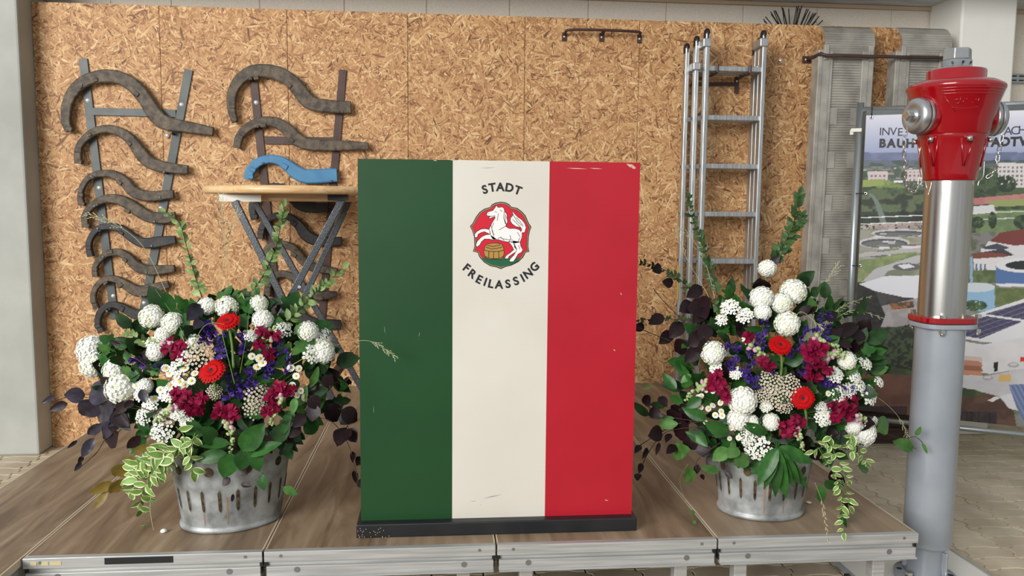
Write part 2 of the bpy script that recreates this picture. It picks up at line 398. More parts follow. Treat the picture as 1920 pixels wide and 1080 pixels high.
def pp(cx, cy, lay): return at(850+cx/4.5, 320+cy/4.5, PY-.0006-lay*.0004)
def flat(polys, lay, m, name, parent):
    mb = MB()
    for P in polys: mb.poly([pp(x, y, lay) for x, y in P])
    me = mb.mesh(name, M[m]); bm = bmesh.new(); bm.from_mesh(me); bmesh.ops.triangulate(bm, faces=bm.faces); bm.to_mesh(me); bm.free()
    return link(name, me, parent)
def strokes(lines, wd, lay, m, name, parent):
    mb = MB()
    for P in lines:
        P = [Vector((x, y)) for x, y in P]
        for i in range(len(P)-1):
            t = (P[i+1]-P[i]); 
            if t.length < 1e-6: continue
            t.normalize(); n = Vector((-t.y, t.x))*wd/2; e = t*wd*.3
            mb.poly([pp(*(P[i]-n-e), lay), pp(*(P[i+1]-n+e), lay), pp(*(P[i+1]+n+e), lay), pp(*(P[i]+n-e), lay)])
    return tag(link(name, mb.mesh(name, M[m]), parent), kind='stuff')
sh = [(400,262),(440,268),(470,282),(490,305),(540,315),(580,345),(610,380),(635,440),(658,475),(645,510),(635,560),(632,640),(640,685),(610,690),(590,730),(550,770),(490,800),(440,812),(402,830),(360,815),(310,805),(260,775),(220,730),(205,692),(165,682),(178,640),(175,560),(160,510),(140,470),(165,440),(190,390),(220,350),(260,322),(308,308),(325,285),(355,270)]
def ins(P, k): return [(400+(x-400)*k, 545+(y-545)*k) for x, y in P]
cr = flat([sh], 0, 'ink', 'crest', ws); cr['label'] = 'town crest with a white rearing horse over a barrel'
flat([ins(sh, .970)], 1, 'ctan', 'crest_border', ws)
flat([ins(sh, .942)], 2, 'ink', 'crest_line', ws)
flat([ins(sh, .926)], 3, 'cred', 'crest_field', ws)
ground = [(240,738),(300,730),(400,742),(500,732),(562,738),(540,765),(486,790),(438,800),(402,812),(362,802),(314,792),(265,765)]
flat([ground], 4, 'cgreen', 'crest_ground', ws)
body = [(283,365),(292,350),(335,338),(350,318),(365,296),(375,312),(392,312),(408,308),(425,318),(432,345),(452,372),(448,395),(456,430),(438,470),(470,490),(520,490),(555,500),(578,525),(578,560),(560,605),(520,612),(470,600),(430,595),(380,580),(350,582),(330,575),(312,545),(302,500),(318,460),(335,430),(355,400),(352,385),(330,392),(305,403),(303,395),(318,385),(300,382),(285,378)]
hl1 = [(500,590),(560,600),(568,640),(585,668),(572,688),(545,702),(522,742),(505,766),(475,766),(482,745),(512,715),(535,675),(520,650)]
hl2 = [(465,595),(510,600),(535,660),(525,685),(500,700),(468,722),(460,740),(437,742),(445,720),(480,695),(512,668),(500,640)]
fl1 = [(306,500),(318,540),(290,525),(262,512),(235,520),(208,535),(200,560),(182,562),(183,535),(200,515),(235,495),(270,492)]
fl2 = [(310,540),(370,580),(330,580),(300,575),(262,575),(235,600),(222,625),(200,642),(192,625),(205,595),(240,560),(275,543)]
tail = [(572,522),(600,520),(612,480),(600,445),(575,415),(545,395),(520,370),(498,342),(508,375),(485,400),(483,425),(500,450),(530,470),(560,475),(580,490)]
hp = [tail, hl2, hl1, fl1, body, fl2]
strokes([P+[P[0]] for P in hp], 9, 4, 'ink', 'horse_outline', ws)
flat(hp, 5, 'cwhite', 'horse', ws)
strokes([[(318,460),(330,520),(345,540)], [(470,600),(485,570),(478,545)], [(375,575),(400,560),(430,590)], [(545,600),(560,570)], [(510,380),(540,430),(575,460)], [(500,410),(530,440),(570,480)], [(530,395),(565,430),(590,470)], [(350,345),(365,350)], [(430,345),(425,400),(440,450)], [(440,370),(436,420),(446,455)], [(395,330),(410,345)], [(296,358),(300,362)], [(512,640),(535,665)], [(385,500),(420,480),(438,470)], [(300,382),(318,385),(352,380)]], 4, 6, 'ink', 'horse_lines', ws)
strokes([[(330,500),(340,555)], [(440,580),(500,585)], [(540,520),(565,560)], [(340,440),(325,480)], [(400,570),(450,580)], [(380,360),(370,420)], [(550,630),(560,660)]], 6, 6, 'cshade', 'horse_shading', ws)
barrel = [(268,640),(285,622),(320,615),(370,612),(405,622),(420,645),(427,690),(418,735),(400,745),(300,745),(272,730),(258,690)]
strokes([barrel+[barrel[0]]], 9, 4, 'ink', 'barrel_outline', ws)
flat([barrel], 5, 'cgold', 'barrel', ws)
strokes([[(262,670),(300,680),(345,682),(390,680),(424,670)], [(265,720),(300,738),(350,742),(400,738),(420,722)], [(300,682),(298,738)], [(340,684),(340,742)], [(382,682),(385,740)], [(275,645),(320,660),(370,655),(412,645)], [(285,628),(330,640),(395,628)], [(360,612),(372,608),(390,618)]], 5, 6, 'ink', 'barrel_lines', ws)

def glyph(ch, bold=0.0):
    cu = bpy.data.curves.new('g', 'FONT'); cu.body = ch; cu.align_x = 'CENTER'; cu.offset = bold; cu.resolution_u = 4
    o = bpy.data.objects.new('g', cu); COL.objects.link(o)
    dg = bpy.context.evaluated_depsgraph_get(); me = bpy.data.meshes.new_from_object(o.evaluated_get(dg))
    V = [v.co.copy() for v in me.vertices]; F = [list(p.vertices) for p in me.polygons]
    bpy.data.objects.remove(o); bpy.data.curves.remove(cu); bpy.data.meshes.remove(me)
    return V, F
def lettering(name, items, cap, org, ax, ay, m, parent, bold=.02, xs=1.0):
    # items: (char, u, v, angle) in metres on the plane org + u*ax + v*ay (glyph centre)
    ax, ay = Vector(ax), Vector(ay); cache = {}
    for ch, u, v, an in items:
        if ch not in cache: cache[ch] = glyph(ch, bold)
        V, F = cache[ch]
        H, _ = cache.setdefault('H', glyph('H', bold)); hmax = max(p.y for p in H); hmin = min(p.y for p in H)
        x0 = (min(p.x for p in V)+max(p.x for p in V))/2; k = cap/(hmax-hmin); ym = (hmax+hmin)/2
        c, s = math.cos(an), math.sin(an); P = []
        for p in V:
            a, b = (p.x-x0)*k*xs, (p.y-ym)*k
            P.append(Vector(org)+ax*(u+a*c-b*s)+ay*(v+a*s+b*c))
        link('letter', MB().add(P, F).mesh('letter', M[m]), parent)
def arc_items(L):
    P = [(pp(x, y, 0), ch, r) for ch, x, y, r in L]
    return [(ch, p.x, p.z, -math.radians(r)) for p, ch, r in P]
lettering('lettering_town', arc_items([('S',265,158,-17),('T',328,141,-9),('A',396,137,0),('D',474,143,9),('T',545,165,19)]), .0282, (0, PY-.0009, 0), (1,0,0), (0,0,1), 'ink', ws, .034)
lettering('lettering_name', arc_items([('F',113,820,39),('R',163,872,35),('E',219,917,27),('I',270,938,19),('L',319,954,12),('A',385,960,2),('S',460,954,-9),('S',528,930,-20),('I',583,905,-29),('N',629,868,-35),('G',683,812,-44)]), .0282, (0, PY-.0009, 0), (1,0,0), (0,0,1), 'ink', ws, .034)
# wear on the paint: chips along the top edge, light scratches
def chips(L, m, name, Y=PY):
    for x, y, dx, dy in L:
        p = [at(x, y, Y-.0007), at(x+dx*.6, y+dy*.2, Y-.0007), at(x+dx, y+dy, Y-.0007), at(x+dx*.35, y+dy*.8, Y-.0007)]
        if name == 'scratch': p = [at(x, y, Y-.0007), at(x+dx/2, y+dy*.62, Y-.0007), at(x+dx, y+dy, Y-.0007), at(x+dx/2+.6, y+dy*.5+.6, Y-.0007)]
        link(name, MB().poly(p).mesh(name, M[m]), lt)
chips([(1174,307,19,8),(1182,311,10,6),(1062,315,40,2),(1105,315,25,2),(840,299,18,2),(812,300,8,2),(1133,937,8,2),(1150,655,4,3),(1163,549,3,4)], 'rawwood', 'paint_chip')
chips([(785,632,2,-10),(783,635,4,3),(720,610,2,16),(900,947,2,-1),(700,760,1,16)], 'cshade', 'scratch')
chips([(900,315,30,-1),(880,940,14,-1),(905,935,36,-8)], 'cshade', 'scratch')
for k in range(26):
    x = random.uniform(670, 730); y = random.uniform(990, 1008); p = at(x, y, 2.6165)
    MB().box(p, (.002, .0006, .002)).build('chip', M['rawwood'], lt) if p.z > ZS+.002 else None

# ------------------------------------------------------------------ tool racks and hooked spanners on the boards
RY = OSBY-.006         # rack bars, flat on the boards
def rack(name, label, mt, bars, cross, screws, pegs):
    t = thing(name, (at(*bars[0][0], RY).x, RY, 1.2), label, 'tool rack')
    for a, b, wpx in bars:
        MB().bar(at(*a, RY), at(*b, RY), px(wpx, RY), .010).build('upright', M[mt], t, .001, 1)
    for a, b, wpx in cross:
        MB().bar(at(*a, RY-.001), at(*b, RY-.001), px(wpx, RY), .010).build('crossbar', M[mt], t, .001, 1)
    for x, y in screws:
        p = at(x, y, RY-.005)
        MB().lathe([(0, .005), (.005, .0048), (.0085, .003), (.012, .001), (.013, 0)], p, 16, ax=(0, -1, 0)).build('screw', M['screw'], t)
    for x, y in pegs:
        p = at(x, y, RY); MB().bar(p, p+Vector((0, -.055, .006)), .012, .012, (0, 0, 1)).build('peg', M[mt], t, .001, 1)
    return t
def crop(x0, y0, s): return lambda x, y: (x0+x/s, y0+y/s)
cA, cB, cC, cD = crop(100, 100, 3.856), crop(100, 300, 3.175), crop(410, 100, 3.857), crop(370, 330, 3.485)
HY = OSBY-.040         # centre plane of the spanners
def hook(cv, pts, wid, lugs, mt, label, th=.032):
    s = cv(1, 0)[0]-cv(0, 0)[0]
    P = [at(*cv(x, y), HY) for x, y in pts]
    Q = catmull(P, 5); Wd = [v.x for v in catmull([(px(a*s, HY), 0, 0) for a in wid], 5)]
    c = sum(Q, Vector())/len(Q)
    vs, fs = [], []; n = len(Q); prof = [(-1,-.7),(-.8,-1),(.8,-1),(1,-.7),(1,.7),(.8,1),(-.8,1),(-1,.7)]
    rr = random.Random(len(label))
    for i, q in enumerate(Q):
        t = (Q[min(i+1, n-1)]-Q[max(i-1, 0)]); t.y = 0; t.normalize(); nn = Vector((-t.z, 0, t.x))
        ww = Wd[i]/2*(1+rr.uniform(-.03, .03))
        for a, b in prof: vs.append(q+nn*a*ww+Vector((0, b*th/2, 0)))
    k = len(prof)
    for i in range(n-1):
        for j in range(k): fs.append((i*k+j, i*k+(j+1)%k, (i+1)*k+(j+1)%k, (i+1)*k+j))
    fs += [tuple(reversed(range(k))), tuple((n-1)*k+j for j in range(k))]
    root = thing('hook_spanner', c, label, 'spanner', 'hooked spanners on the racks')
    o = MB().add(vs, fs).build('hook_body', M[mt], root, .002, 1)
    for x, y, r, sz in lugs:
        p = at(*cv(x, y), HY-.006); d = px(sz*s, HY)
        MB().box(p, (d, th*1.05, d*.75), Matrix.Rotation(math.radians(r), 3, 'Y')).build('lug', M[mt], root, .003, 1)
    return root
rack('spanner_rack', 'grey steel rack of two slanted bars beside the concrete pillar', 'grey_bar',
     [((156,110),(215,598),14.5), ((354,131),(268,592),14.5)], [((172,209),(330,213),13)],
     [(164,188),(340,196),(313.5,254),(185.5,352),(301,390),(212,555),(270,568)],
     [(160,163),(326,252),(172,258),(313,325),(178,333),(305,372),(184,388),(295,417),(190,430),(290,462),(200,482),(280,512),(203,532),(270,555),(207,583),(262,600)])
rack('spanner_rack', 'brown steel rack of two slanted bars behind the folding table', 'brown_bar',
     [((473,125),(522,596),14), ((643,131),(603,600),13.5)], [((497,263),(632,265),14), ((500,350),(545,352),8), ((520,562),(612,564),9)],
     [(480,192),(494,352)],
     [(475,152),(637,213),(487,241),(630,282),(497,309),(624,342),(505,370),(620,390),(508,413),(616,460),(512,470),(610,508),(515,520),(607,560),(520,575),(600,612)])
spn = [
 (cA, [(118,565),(96,500),(95,430),(106,360),(138,290),(190,230),(260,188),(340,170),(420,166),(500,185),(570,225),(630,285),(680,355),(725,425),(780,485),(840,512),(920,525),(1010,540),(1100,556),(1158,566)], [50,60,66,70,74,77,80,86,88,90,95,95,95,100,100,95,84,76,68,62], [(605,295,40,38),(205,245,-50,26),(310,195,-20,34),(120,548,20,42)], 'iron', 'largest dark iron hooked spanner, at the top of the grey rack'),
 (cA, [(183,795),(180,720),(200,655),(250,600),(310,562),(390,547),(460,560),(520,590),(570,635),(610,690),(650,745),(700,790),(770,815),(850,828),(920,838),(975,842)], [50,45,45,48,50,55,62,68,72,80,85,85,78,72,68,62], [(555,652,45,34),(270,590,-40,26),(185,700,8,44),(195,785,10,36)], 'iron', 'iron hooked spanner second from the top of the grey rack'),
 (cB, [(172,268),(163,215),(175,160),(210,110),(260,85),(330,80),(380,95),(430,135),(475,185),(530,210),(600,215),(660,208),(718,205)], [35,30,30,32,35,42,50,58,62,62,58,52,50], [(398,135,40,30),(240,105,-40,18),(167,208,5,30),(178,262,10,26)], 'iron', 'iron hooked spanner third from the top of the grey rack'),
 (cB, [(195,400),(190,340),(215,290),(265,250),(330,230),(400,238),(460,270),(520,310),(580,340),(660,345),(730,338)], [38,35,38,42,50,58,65,68,66,64,58], [(445,302,30,32),(265,265,-35,20),(205,392,10,30)], 'iron', 'iron hooked spanner fourth from the top of the grey rack'),
 (cB, [(225,575),(213,510),(230,455),(270,410),(330,395),(400,408),(450,445),(500,480),(560,495),(640,485),(730,475)], [36,32,32,36,40,46,52,55,60,62,45], [(410,435,35,26),(283,420,-40,18),(214,522,5,30)], 'iron_dark', 'dark hooked spanner fifth from the top of the grey rack, behind grass'),
 (cB, [(255,695),(250,640),(280,590),(330,555),(390,548),(440,575),(490,625),(540,650),(620,655),(725,645)], [34,30,32,36,42,50,56,58,56,42], [(430,595,40,28),(340,545,-10,34),(252,650,5,28)], 'iron', 'iron hooked spanner sixth from the top of the grey rack'),
 (cB, [(260,885),(240,820),(255,760),(300,715),(350,705),(400,720),(450,755),(510,780),(580,770),(690,738)], [34,30,32,34,36,44,55,66,66,40], [(402,745,-40,32),(242,840,-8,32),(320,730,-30,18)], 'iron', 'hooked spanner with up-tilted handle, second from the bottom of the grey rack'),
 (cB, [(292,1025),(268,970),(280,910),(320,870),(370,862),(420,880),(470,910),(520,920),(600,895),(690,865)], [40,34,36,36,38,46,55,62,60,45], [(412,885,-60,34),(340,885,-30,16),(268,985,-15,34)], 'iron_dark', 'black hooked spanner at the bottom of the grey rack'),
 (cC, [(118,498),(97,420),(92,340),(110,260),(160,185),(240,135),(340,128),(430,147),(510,190),(570,250),(615,310),(660,355),(720,375),(800,383),(880,390),(958,392)], [40,55,62,68,75,85,92,98,98,100,105,100,92,90,88,85], [(510,232,40,44),(232,185,-40,24),(275,180,-10,36),(103,385,0,36),(115,480,25,40)], 'iron', 'largest rusty iron hooked spanner, at the top of the brown rack'),
 (cC, [(133,685),(145,620),(185,560),(250,515),(330,493),(410,500),(470,530),(520,575),(570,625),(640,655),(730,665),(850,668),(960,668),(1083,672)], [50,55,58,60,65,72,80,88,92,85,78,72,66,52], [(528,628,40,38),(325,522,0,40),(162,605,30,32)], 'iron', 'long-handled iron hooked spanner above the blue one'),
 (cC, [(215,912),(225,860),(265,805),(320,775),(390,765),(460,785),(510,820),(560,860),(620,888),(700,890),(780,885),(858,882)], [60,62,62,60,60,70,85,95,100,100,100,95], [(478,818,30,48),(250,842,20,40),(235,895,0,36)], 'blue', 'blue painted hooked spanner just above the folding table'),
 (cD, [(378,285),(362,230),(368,170),(410,110),(480,75),(560,85),(620,140),(680,190),(760,205),(855,203)], [46,45,45,50,50,60,65,70,68,60], [(375,265,10,40)], 'iron_dark', 'dark hooked spanner right behind the table top edge'),
 (cD, [(415,412),(418,360),(445,300),(500,265),(570,258),(630,285),(670,330),(710,385),(760,415),(840,430),(945,425)], [42,40,42,42,42,48,62,72,70,62,58], [(630,310,35,40),(418,365,10,40)], 'iron_dark', 'dark hooked spanner seen through the upper table legs'),
 (cD, [(440,570),(440,510),(470,465),(530,445),(600,455),(650,495),(680,540),(740,590),(820,608),(915,622)], [40,40,42,44,46,52,58,58,50,36], [(632,515,35,36)], 'iron', 'hooked spanner behind the middle of the crossed table legs'),
 (cD, [(460,785),(462,720),(490,665),(540,640),(600,650),(650,690),(700,740),(780,778),(850,778),(912,770)], [45,42,42,45,48,52,58,62,54,36], [(458,770,5,42),(465,710,0,40)], 'iron', 'hooked spanner behind the crossing point of the table legs'),
 (cD, [(500,900),(492,860),(520,815),(570,825),(640,880),(710,940),(780,965),(860,968),(938,972)], [46,50,55,60,66,72,70,66,60], [], 'iron_dark', 'black hooked spanner at the bottom of the brown rack'),
]
for a in spn: hook(*a)

# ------------------------------------------------------------------ folding bar table
TC = Vector((-.745, 4.40, ZS)); TZ = 1.548
tb = thing('folding_bar_table', TC, 'tall folding table with round beech top and crossed grey steel legs', 'table')
MB().lathe([(0, 0), (.46, 0), (.472, -.006), (.476, -.02), (.472, -.034), (.46, -.04), (0, -.04)], (TC.x, TC.y, TZ), 72).build('table_top', M['beech'], tb)
MB().bar((-1.05, 4.16, TZ-.058), (-.47, 4.16, TZ-.056), .035, .035, (0, 0, 1)).build('batten', M['beech'], tb, .004)
MB().bar((-1.05, 4.66, TZ-.058), (-.47, 4.66, TZ-.056), .035, .035, (0, 0, 1)).build('batten', M['beech'], tb, .004)
MB().box((-1.13+.16, 4.085, TZ-.062), (.2, .006, .034)).build('bracket', M['white'], tb)
MB().box((-.5, 4.1, TZ-.055), (.1, .03, .03)).build('hinge', M['black'], tb)
def leg(a, b, ya, yb):
    return MB().bar(at(*a, ya), at(*b, yb), .034, .022).build('leg', M['hammer'], tb, .003)
leg((440,377),(645,793),4.07,4.045); leg((478,379),(681,733),4.72,4.72)
leg((642,374),(426,782),4.11,4.11); leg((655,375),(489,736),4.66,4.66)
for (x, y), Y in (((560,553),4.05), ((562,538),4.09)): MB().cyl(at(x-1, y, Y-.008), at(x-1, y, Y-.016), .008, n=12).build('bolt', M['screw'], tb)
fa, fb = at(646, 664, 4.62), at(622, 716, 4.10)
MB().bar(at(655, 664, 4.70), at(612, 724, 4.02), .045, .03, (0, 0, 1)).build('footrest', M['timber'], tb, .004)
for q in (at(646,797,4.045), at(683,738,4.72), at(424,786,4.11), at(487,740,4.66)):
    MB().box((q.x+.004, q.y, ZS+.0125), (.05, .035, .022)).build('foot_cap', M['black'], tb, .004)

# ------------------------------------------------------------------ coat-rail style bracket, aluminium ladder and its wall hook
rl = thing('wall_rail', at(1127, 62, OSBY), 'dark brown bent steel rail screwed high on the boards', 'rail')
A, B_, Mi = at(1058, 62, OSBY-.006), at(1199, 66, OSBY-.006), at(1128, 63, OSBY-.006)
MB().tube(catmull([A+Vector((0, 0, -.012)), A+Vector((.004, -.03, .0)), A+Vector((.03, -.055, .008)), (Mi+Vector((0, -.06, .008))), B_+Vector((-.03, -.055, .008)), B_+Vector((-.004, -.03, 0)), B_+Vector((0, 0, -.012))], 4), .0085, 8).build('bent_bar', M['brown_bar'], rl)
for p in (A, B_, Mi):
    MB().box(p+Vector((0, .0, -.022)), (.026, .008, .05)).build('tab', M['brown_bar'], rl)
    MB().lathe([(0, .005), (.005, .004), (.007, 0)], p+Vector((0, -.004, -.022)), 12, ax=(0, -1, 0)).build('screw', M['screw'], rl)
MB().bar(Mi+Vector((0, 0, -.01)), Mi+Vector((.004, -.06, .006)), .02, .006, (0, 0, 1)).build('stay', M['brown_bar'], rl)

ld = thing('extension_ladder', (1.68, 4.8, ZS), 'three-section aluminium extension ladder hanging on the boards', 'ladder')
LYS = (4.735, 4.80, 4.865)     # near, middle, rear section
rung_z = [2.272-.283*k for k in range(7)]
for si, Y in enumerate(LYS):
    xl = at((1325, 1306, 1288)[si], 80, Y).x; xr = at((1431, 1424, 1417)[si], 80, Y).x
    ztop = (2.47, 2.44, 2.41)[si]
    for k, x in enumerate((xl, xr)):
        zb = ZS+.004
        st = MB().box((x, Y, (zb+ztop)/2), (.026, .052, ztop-zb)).build('stile', M['alu_ladder'], ld, .004)
        MB().box((x, Y-.0265, (zb+ztop)/2), (.014, .003, ztop-zb-.02)).build('stile_rib', M['alu_ladder'], st)
        MB().lathe([(0, .03), (.010, .028), (.016, .018), (.018, 0), (.018, -.03)], (x, Y, ztop), 14, sy=1.6).build('end_cap', M['black'], st)
        for z in rung_z[0:]:
            if z < zb+.05: continue
            MB().box((x-.0135, Y, z), (.004, .026, .026)).build('rung_end', M['alu_ladder'], st, .004, 1)
            MB().box((x-.0158, Y, z), (.001, .017, .017)).build('rung_hole', M['black'], st)
    for z in rung_z:
        MB().box(((xl+xr)/2, Y, z), (xr-xl-.02, .03, .03)).build('rung', M['alu_ladder'], ld, .004)
    if si == 0:
        for x, dz in ((xl, -.055), (xr, -.045)):
            MB().box((x-.006, Y+.028, ztop+dz), (.05, .125, .05)).build('guide_clamp', M['alu_ladder'], ld, .006)
    if si == 1:
        for x, dz in ((xl, -.15), (xr, -.16)):
            MB().box((x-.004, Y+.022, ztop+dz), (.046, .12, .045)).build('guide_clamp', M['alu_ladder'], ld, .006)
xs = at(1288, 560, LYS[2]).x
MB().box((at(1270, 525, 4.86).x, 4.85, at(1270, 530, 4.86).z), (.002, .02, .21)).build('yellow_sticker', M['yellow'], ld)
lh = thing('ladder_hook', at(1378, 160, OSBY), 'dark brown steel hook carrying the top ladder rung', 'hook')
p0, p1 = at(1296, 158, OSBY-.005), at(1381, 158, OSBY-.005)
MB().bar(p0, p1, .022, .008).build('back_bar', M['brown_bar'], lh)
MB().box(p1+Vector((0, -.001, -.005)), (.024, .01, .1)).build('tab', M['brown_bar'], lh)
MB().lathe([(0, .005), (.005, .004), (.007, 0)], p1+Vector((0, -.006, .018)), 12, ax=(0, -1, 0)).build('screw', M['screw'], lh)
for x, xb in ((1342, 1310), (1403, 1381)):
    tp = at(x, 129, 4.735); bb = at(xb, 148, OSBY-.005)
    MB().tube([bb, bb+Vector((0, -.03, 0)), Vector((tp.x, 4.82, rung_z[0]-.026)), Vector((tp.x, 4.735, rung_z[0]-.026)), Vector((tp.x, 4.705, rung_z[0]-.02)), Vector((tp.x, 4.705, rung_z[0]+.022))], .008, 6, sm=False).build('arm', M['brown_bar'], lh)

# ------------------------------------------------------------------ loading ramps
def ramp(x0, x1, zt, tilt, label):
    t = thing('loading_ramp', ((x0+x1)/2, 4.78, 0), label, 'ramp', 'loading ramps')
    wd = x1-x0; Yf = 4.80; n = 0
    R = lambda x, y, z: (x + tilt*(2.4-z), y, z)
    def bx(xa, xb, ya, yb, za, zb):
        P = [R(x, y, z) for x in (xa, xb) for y in (ya, yb) for z in (za, zb)]
        return MB().add(P, [(0,1,3,2),(4,6,7,5),(0,4,5,1),(2,3,7,6),(0,2,6,4),(1,5,7,3)])
    zt2 = zt-.155
    rail = .062
    bx(x0-.03, x0+rail, Yf, Yf+.09, .002, zt2).build('side_rail', M['alu_ramp'], t, .004)
    bx(x1-rail, x1+.012, Yf, Yf+.09, .002, zt2).build('side_rail', M['alu_ramp'], t, .004)
    for xx in (x0-.012, x0+.035, x1-.03): bx(xx-.004, xx+.004, Yf-.006, Yf+.002, .02, zt2-.03).build('rail_rib', M['alu_ramp'], t)
    bx(x0+rail, x1-rail, Yf+.018, Yf+.035, .002, zt2).build('tread_plate', M['alu_ramp'], t)
    # cross ribs of the tread, one joined part
    mb = MB(); z = .03
    while z < zt2-.02:
        c = [R(x, y, zz) for x in (x0+rail, x1-rail) for y, zz in ((Yf+.018, z), (Yf+.011, z+.003), (Yf+.011, z+.006), (Yf+.018, z+.009))]
        mb.add(c, [(0,1,5,4),(1,2,6,5),(2,3,7,6)]); z += .0155
    tag(mb.build('tread_ribs', M['alu_ramp'], t), kind='stuff')
    # worn plates every other field
    for k in range(9):
        zc = 2.02-.262*k
        if zc > .12:
            bx(x0+rail+.002, x0+rail+.05, Yf+.010, Yf+.016, zc-.05, zc+.05).build('grip_plate', M['alu_ramp'], t)
            bx(x1-rail-.05, x1-rail-.002, Yf+.010, Yf+.016, zc-.05, zc+.05).build('grip_plate', M['alu_ramp'], t)
    # curved head plate that hooks over the load bed
    cv = [(Yf+.005, zt2-.02), (Yf-.005, zt2+.02), (Yf-.004, zt2+.06), (Yf+.012, zt2+.105), (Yf+.045, zt2+.14), (Yf+.08, zt2+.155)]
    mb = MB(); nn = len(cv); vs = []
    for x in (x0+.006, x1+.008):
        for y, zz in cv: vs.append(R(x, y, zz))
        for y, zz in cv: vs.append(R(x, y+.012, zz-.008))
    fs = []
    for i in range(nn-1):
        fs += [(i, i+1, 2*nn+i+1, 2*nn+i), (nn+i, 3*nn+i, 3*nn+i+1, nn+i+1), (i, nn+i, nn+i+1, i+1), (2*nn+i, 2*nn+i+1, 3*nn+i+1, 3*nn+i)]
    fs += [(nn-1, 2*nn-1, 4*nn-1, 3*nn-1), (0, 2*nn, 3*nn, nn)]
    hd = mb.add(vs, fs).build('head_plate', M['alu_ramp'], t)
    mb = MB()
    for i in range(nn-1):
        for k in range(3):
            f0 = (k+.2)/3; f1 = (k+.55)/3
            a = Vector(cv[i])*(1-f0)+Vector(cv[i+1])*f0; b = Vector(cv[i])*(1-f1)+Vector(cv[i+1])*f1
            mb.add([R(x0+.01, a.x-.003, a.y), R(x1+.004, a.x-.003, a.y), R(x1+.004, b.x-.003, b.y), R(x0+.01, b.x-.003, b.y)], [(0,1,2,3)])
    tag(mb.build('head_ribs', M['alu_ramp'], t), kind='stuff')
    bx(x0+.0, x0+.03, Yf-.012, Yf+.01, zt2-.06, zt2+.03).build('head_bracket', M['alu_ramp'], t, .003)
    bx(x1-.03, x1+.0, Yf-.012, Yf+.01, zt2-.06, zt2+.03).build('head_bracket', M['alu_ramp'], t, .003)
    bx(x0+.05, x1-.05, Yf-.008, Yf+.01, zt2-.05, zt2-.035).build('head_crossbar', M['alu_ramp'], t, .003)
ramp(2.30, 2.608, 2.567, -.012, 'ribbed aluminium loading ramp left, half hidden by the banner pole')
ramp(2.785, 3.098, 2.572, -.008, 'ribbed aluminium loading ramp right, behind the red hydrant head')
rb = thing('ramp_retaining_bar', at(1512, 112, OSBY), 'long dark brown steel bar across both loading ramps', 'bar')
a0 = at(1512, 112, OSBY-.006); a1 = at(1548, 104, 4.765); a2 = at(1790, 109, 4.765)
MB().tube([a0+Vector((.004, -.004, 0)), a0+Vector((.004, -.09, .002)), a0+Vector((.012, -.165, .008)), a1, a2, Vector((3.24, 4.875, a2.z))], .0105, 8).build('bar', M['brown_bar'], rb)
MB().box(a0, (.05, .01, .042)).build('tab', M['brown_bar'], rb)
MB().lathe([(0, .005), (.005, .004), (.007, 0)], a0+Vector((-.005, -.005, 0)), 12, ax=(0, -1, 0)).build('screw', M['screw'], rb)
tag(MB().lathe([(0, .006), (.005, .005), (.008, .002), (.012, 0)], at(1465, 113, OSBY), 14, ax=(0, -1, 0)).build('wall_screw', M['screw']), 'single bright screw in the boards right of the ladder', 'screw')

# ------------------------------------------------------------------ sweeper brush peeping over the boards
BY = 5.09
bc = at(1483, 92, BY)
br = thing('sweeper_brush', bc, 'round brush of dark wire bristles peeping over the top of the boards', 'brush')
MB().lathe([(.09, -.03), (.13, -.03), (.13, .03), (.09, .03), (.09, -.03)], bc, 40, ax=(0, 1, 0)).build('hub', M['iron_dark'], br)
for k in range(40):
    an = math.radians(14+152*(k+.5)/40+random.uniform(-1.5, 1.5)); L1 = .262+random.uniform(-.018, .01)
    off = random.uniform(-.035, .035); bend = random.uniform(-.05, .05)
    P = [bc+Vector((math.cos(an)*.12, off*.6, math.sin(an)*.12)), bc+Vector((math.cos(an+bend*.4)*.19, off, math.sin(an+bend*.4)*.19)), bc+Vector((math.cos(an+bend)*L1, off*1.2, math.sin(an+bend)*L1))]
    MB().tube(P, .0033, 5).build('bristle', M['black'] if k % 3 else M['iron_dark'], br)

# ------------------------------------------------------------------ printed banner on a tube stand
BA = math.radians(29); BD = Vector((math.cos(BA), -math.sin(BA), 0)); BN = Vector((-math.sin(BA), -math.cos(BA), 0))
BO = at(1620, 200, 4.70); BO = Vector((BO.x, BO.y, 0))
def onban(x, y):
    v = ray(x, y); t = (BO-CAMP).dot(BN)/v.dot(BN); return CAMP+v*t
bn = thing('banner_stand', BO, 'galvanised tube frame holding the printed banner behind the hydrant', 'banner stand')
u0, u1 = .015, 1.42
zb0, zb1 = .235, 2.035
for u in (-.02, u1+.04):
    MB().cyl(BO+BD*u+Vector((0, 0, .02)), BO+BD*u+Vector((0, 0, 2.09)), .021, n=16).build('pole', M['tubegrey'], bn)
    MB().box(BO+BD*u+Vector((0, 0, .011)), (.09, .09, .02), Matrix.Rotation(-BA, 3, 'Z')).build('foot', M['tubegrey'], bn, .003)
for z in (.185, 2.05):
    MB().cyl(BO+BD*-.02+Vector((0, 0, z)), BO+BD*(u1+.04)+Vector((0, 0, z)), .016, n=14).build('cross_tube', M['tubegrey'], bn)
pz = at(1605, 244, 4.7).z
MB().box(BO+BD*-.035+Vector((0, 0, pz))+BN*.01, (.06, .03, .022), Matrix.Rotation(-BA, 3, 'Z')).build('clip', M['white'], bn, .003)
MB().box(BO+BD*-.06+Vector((0, 0, pz-.012))+BN*.01, (.02, .02, .03), Matrix.Rotation(-BA, 3, 'Z')).build('clip', M['white'], bn, .003)

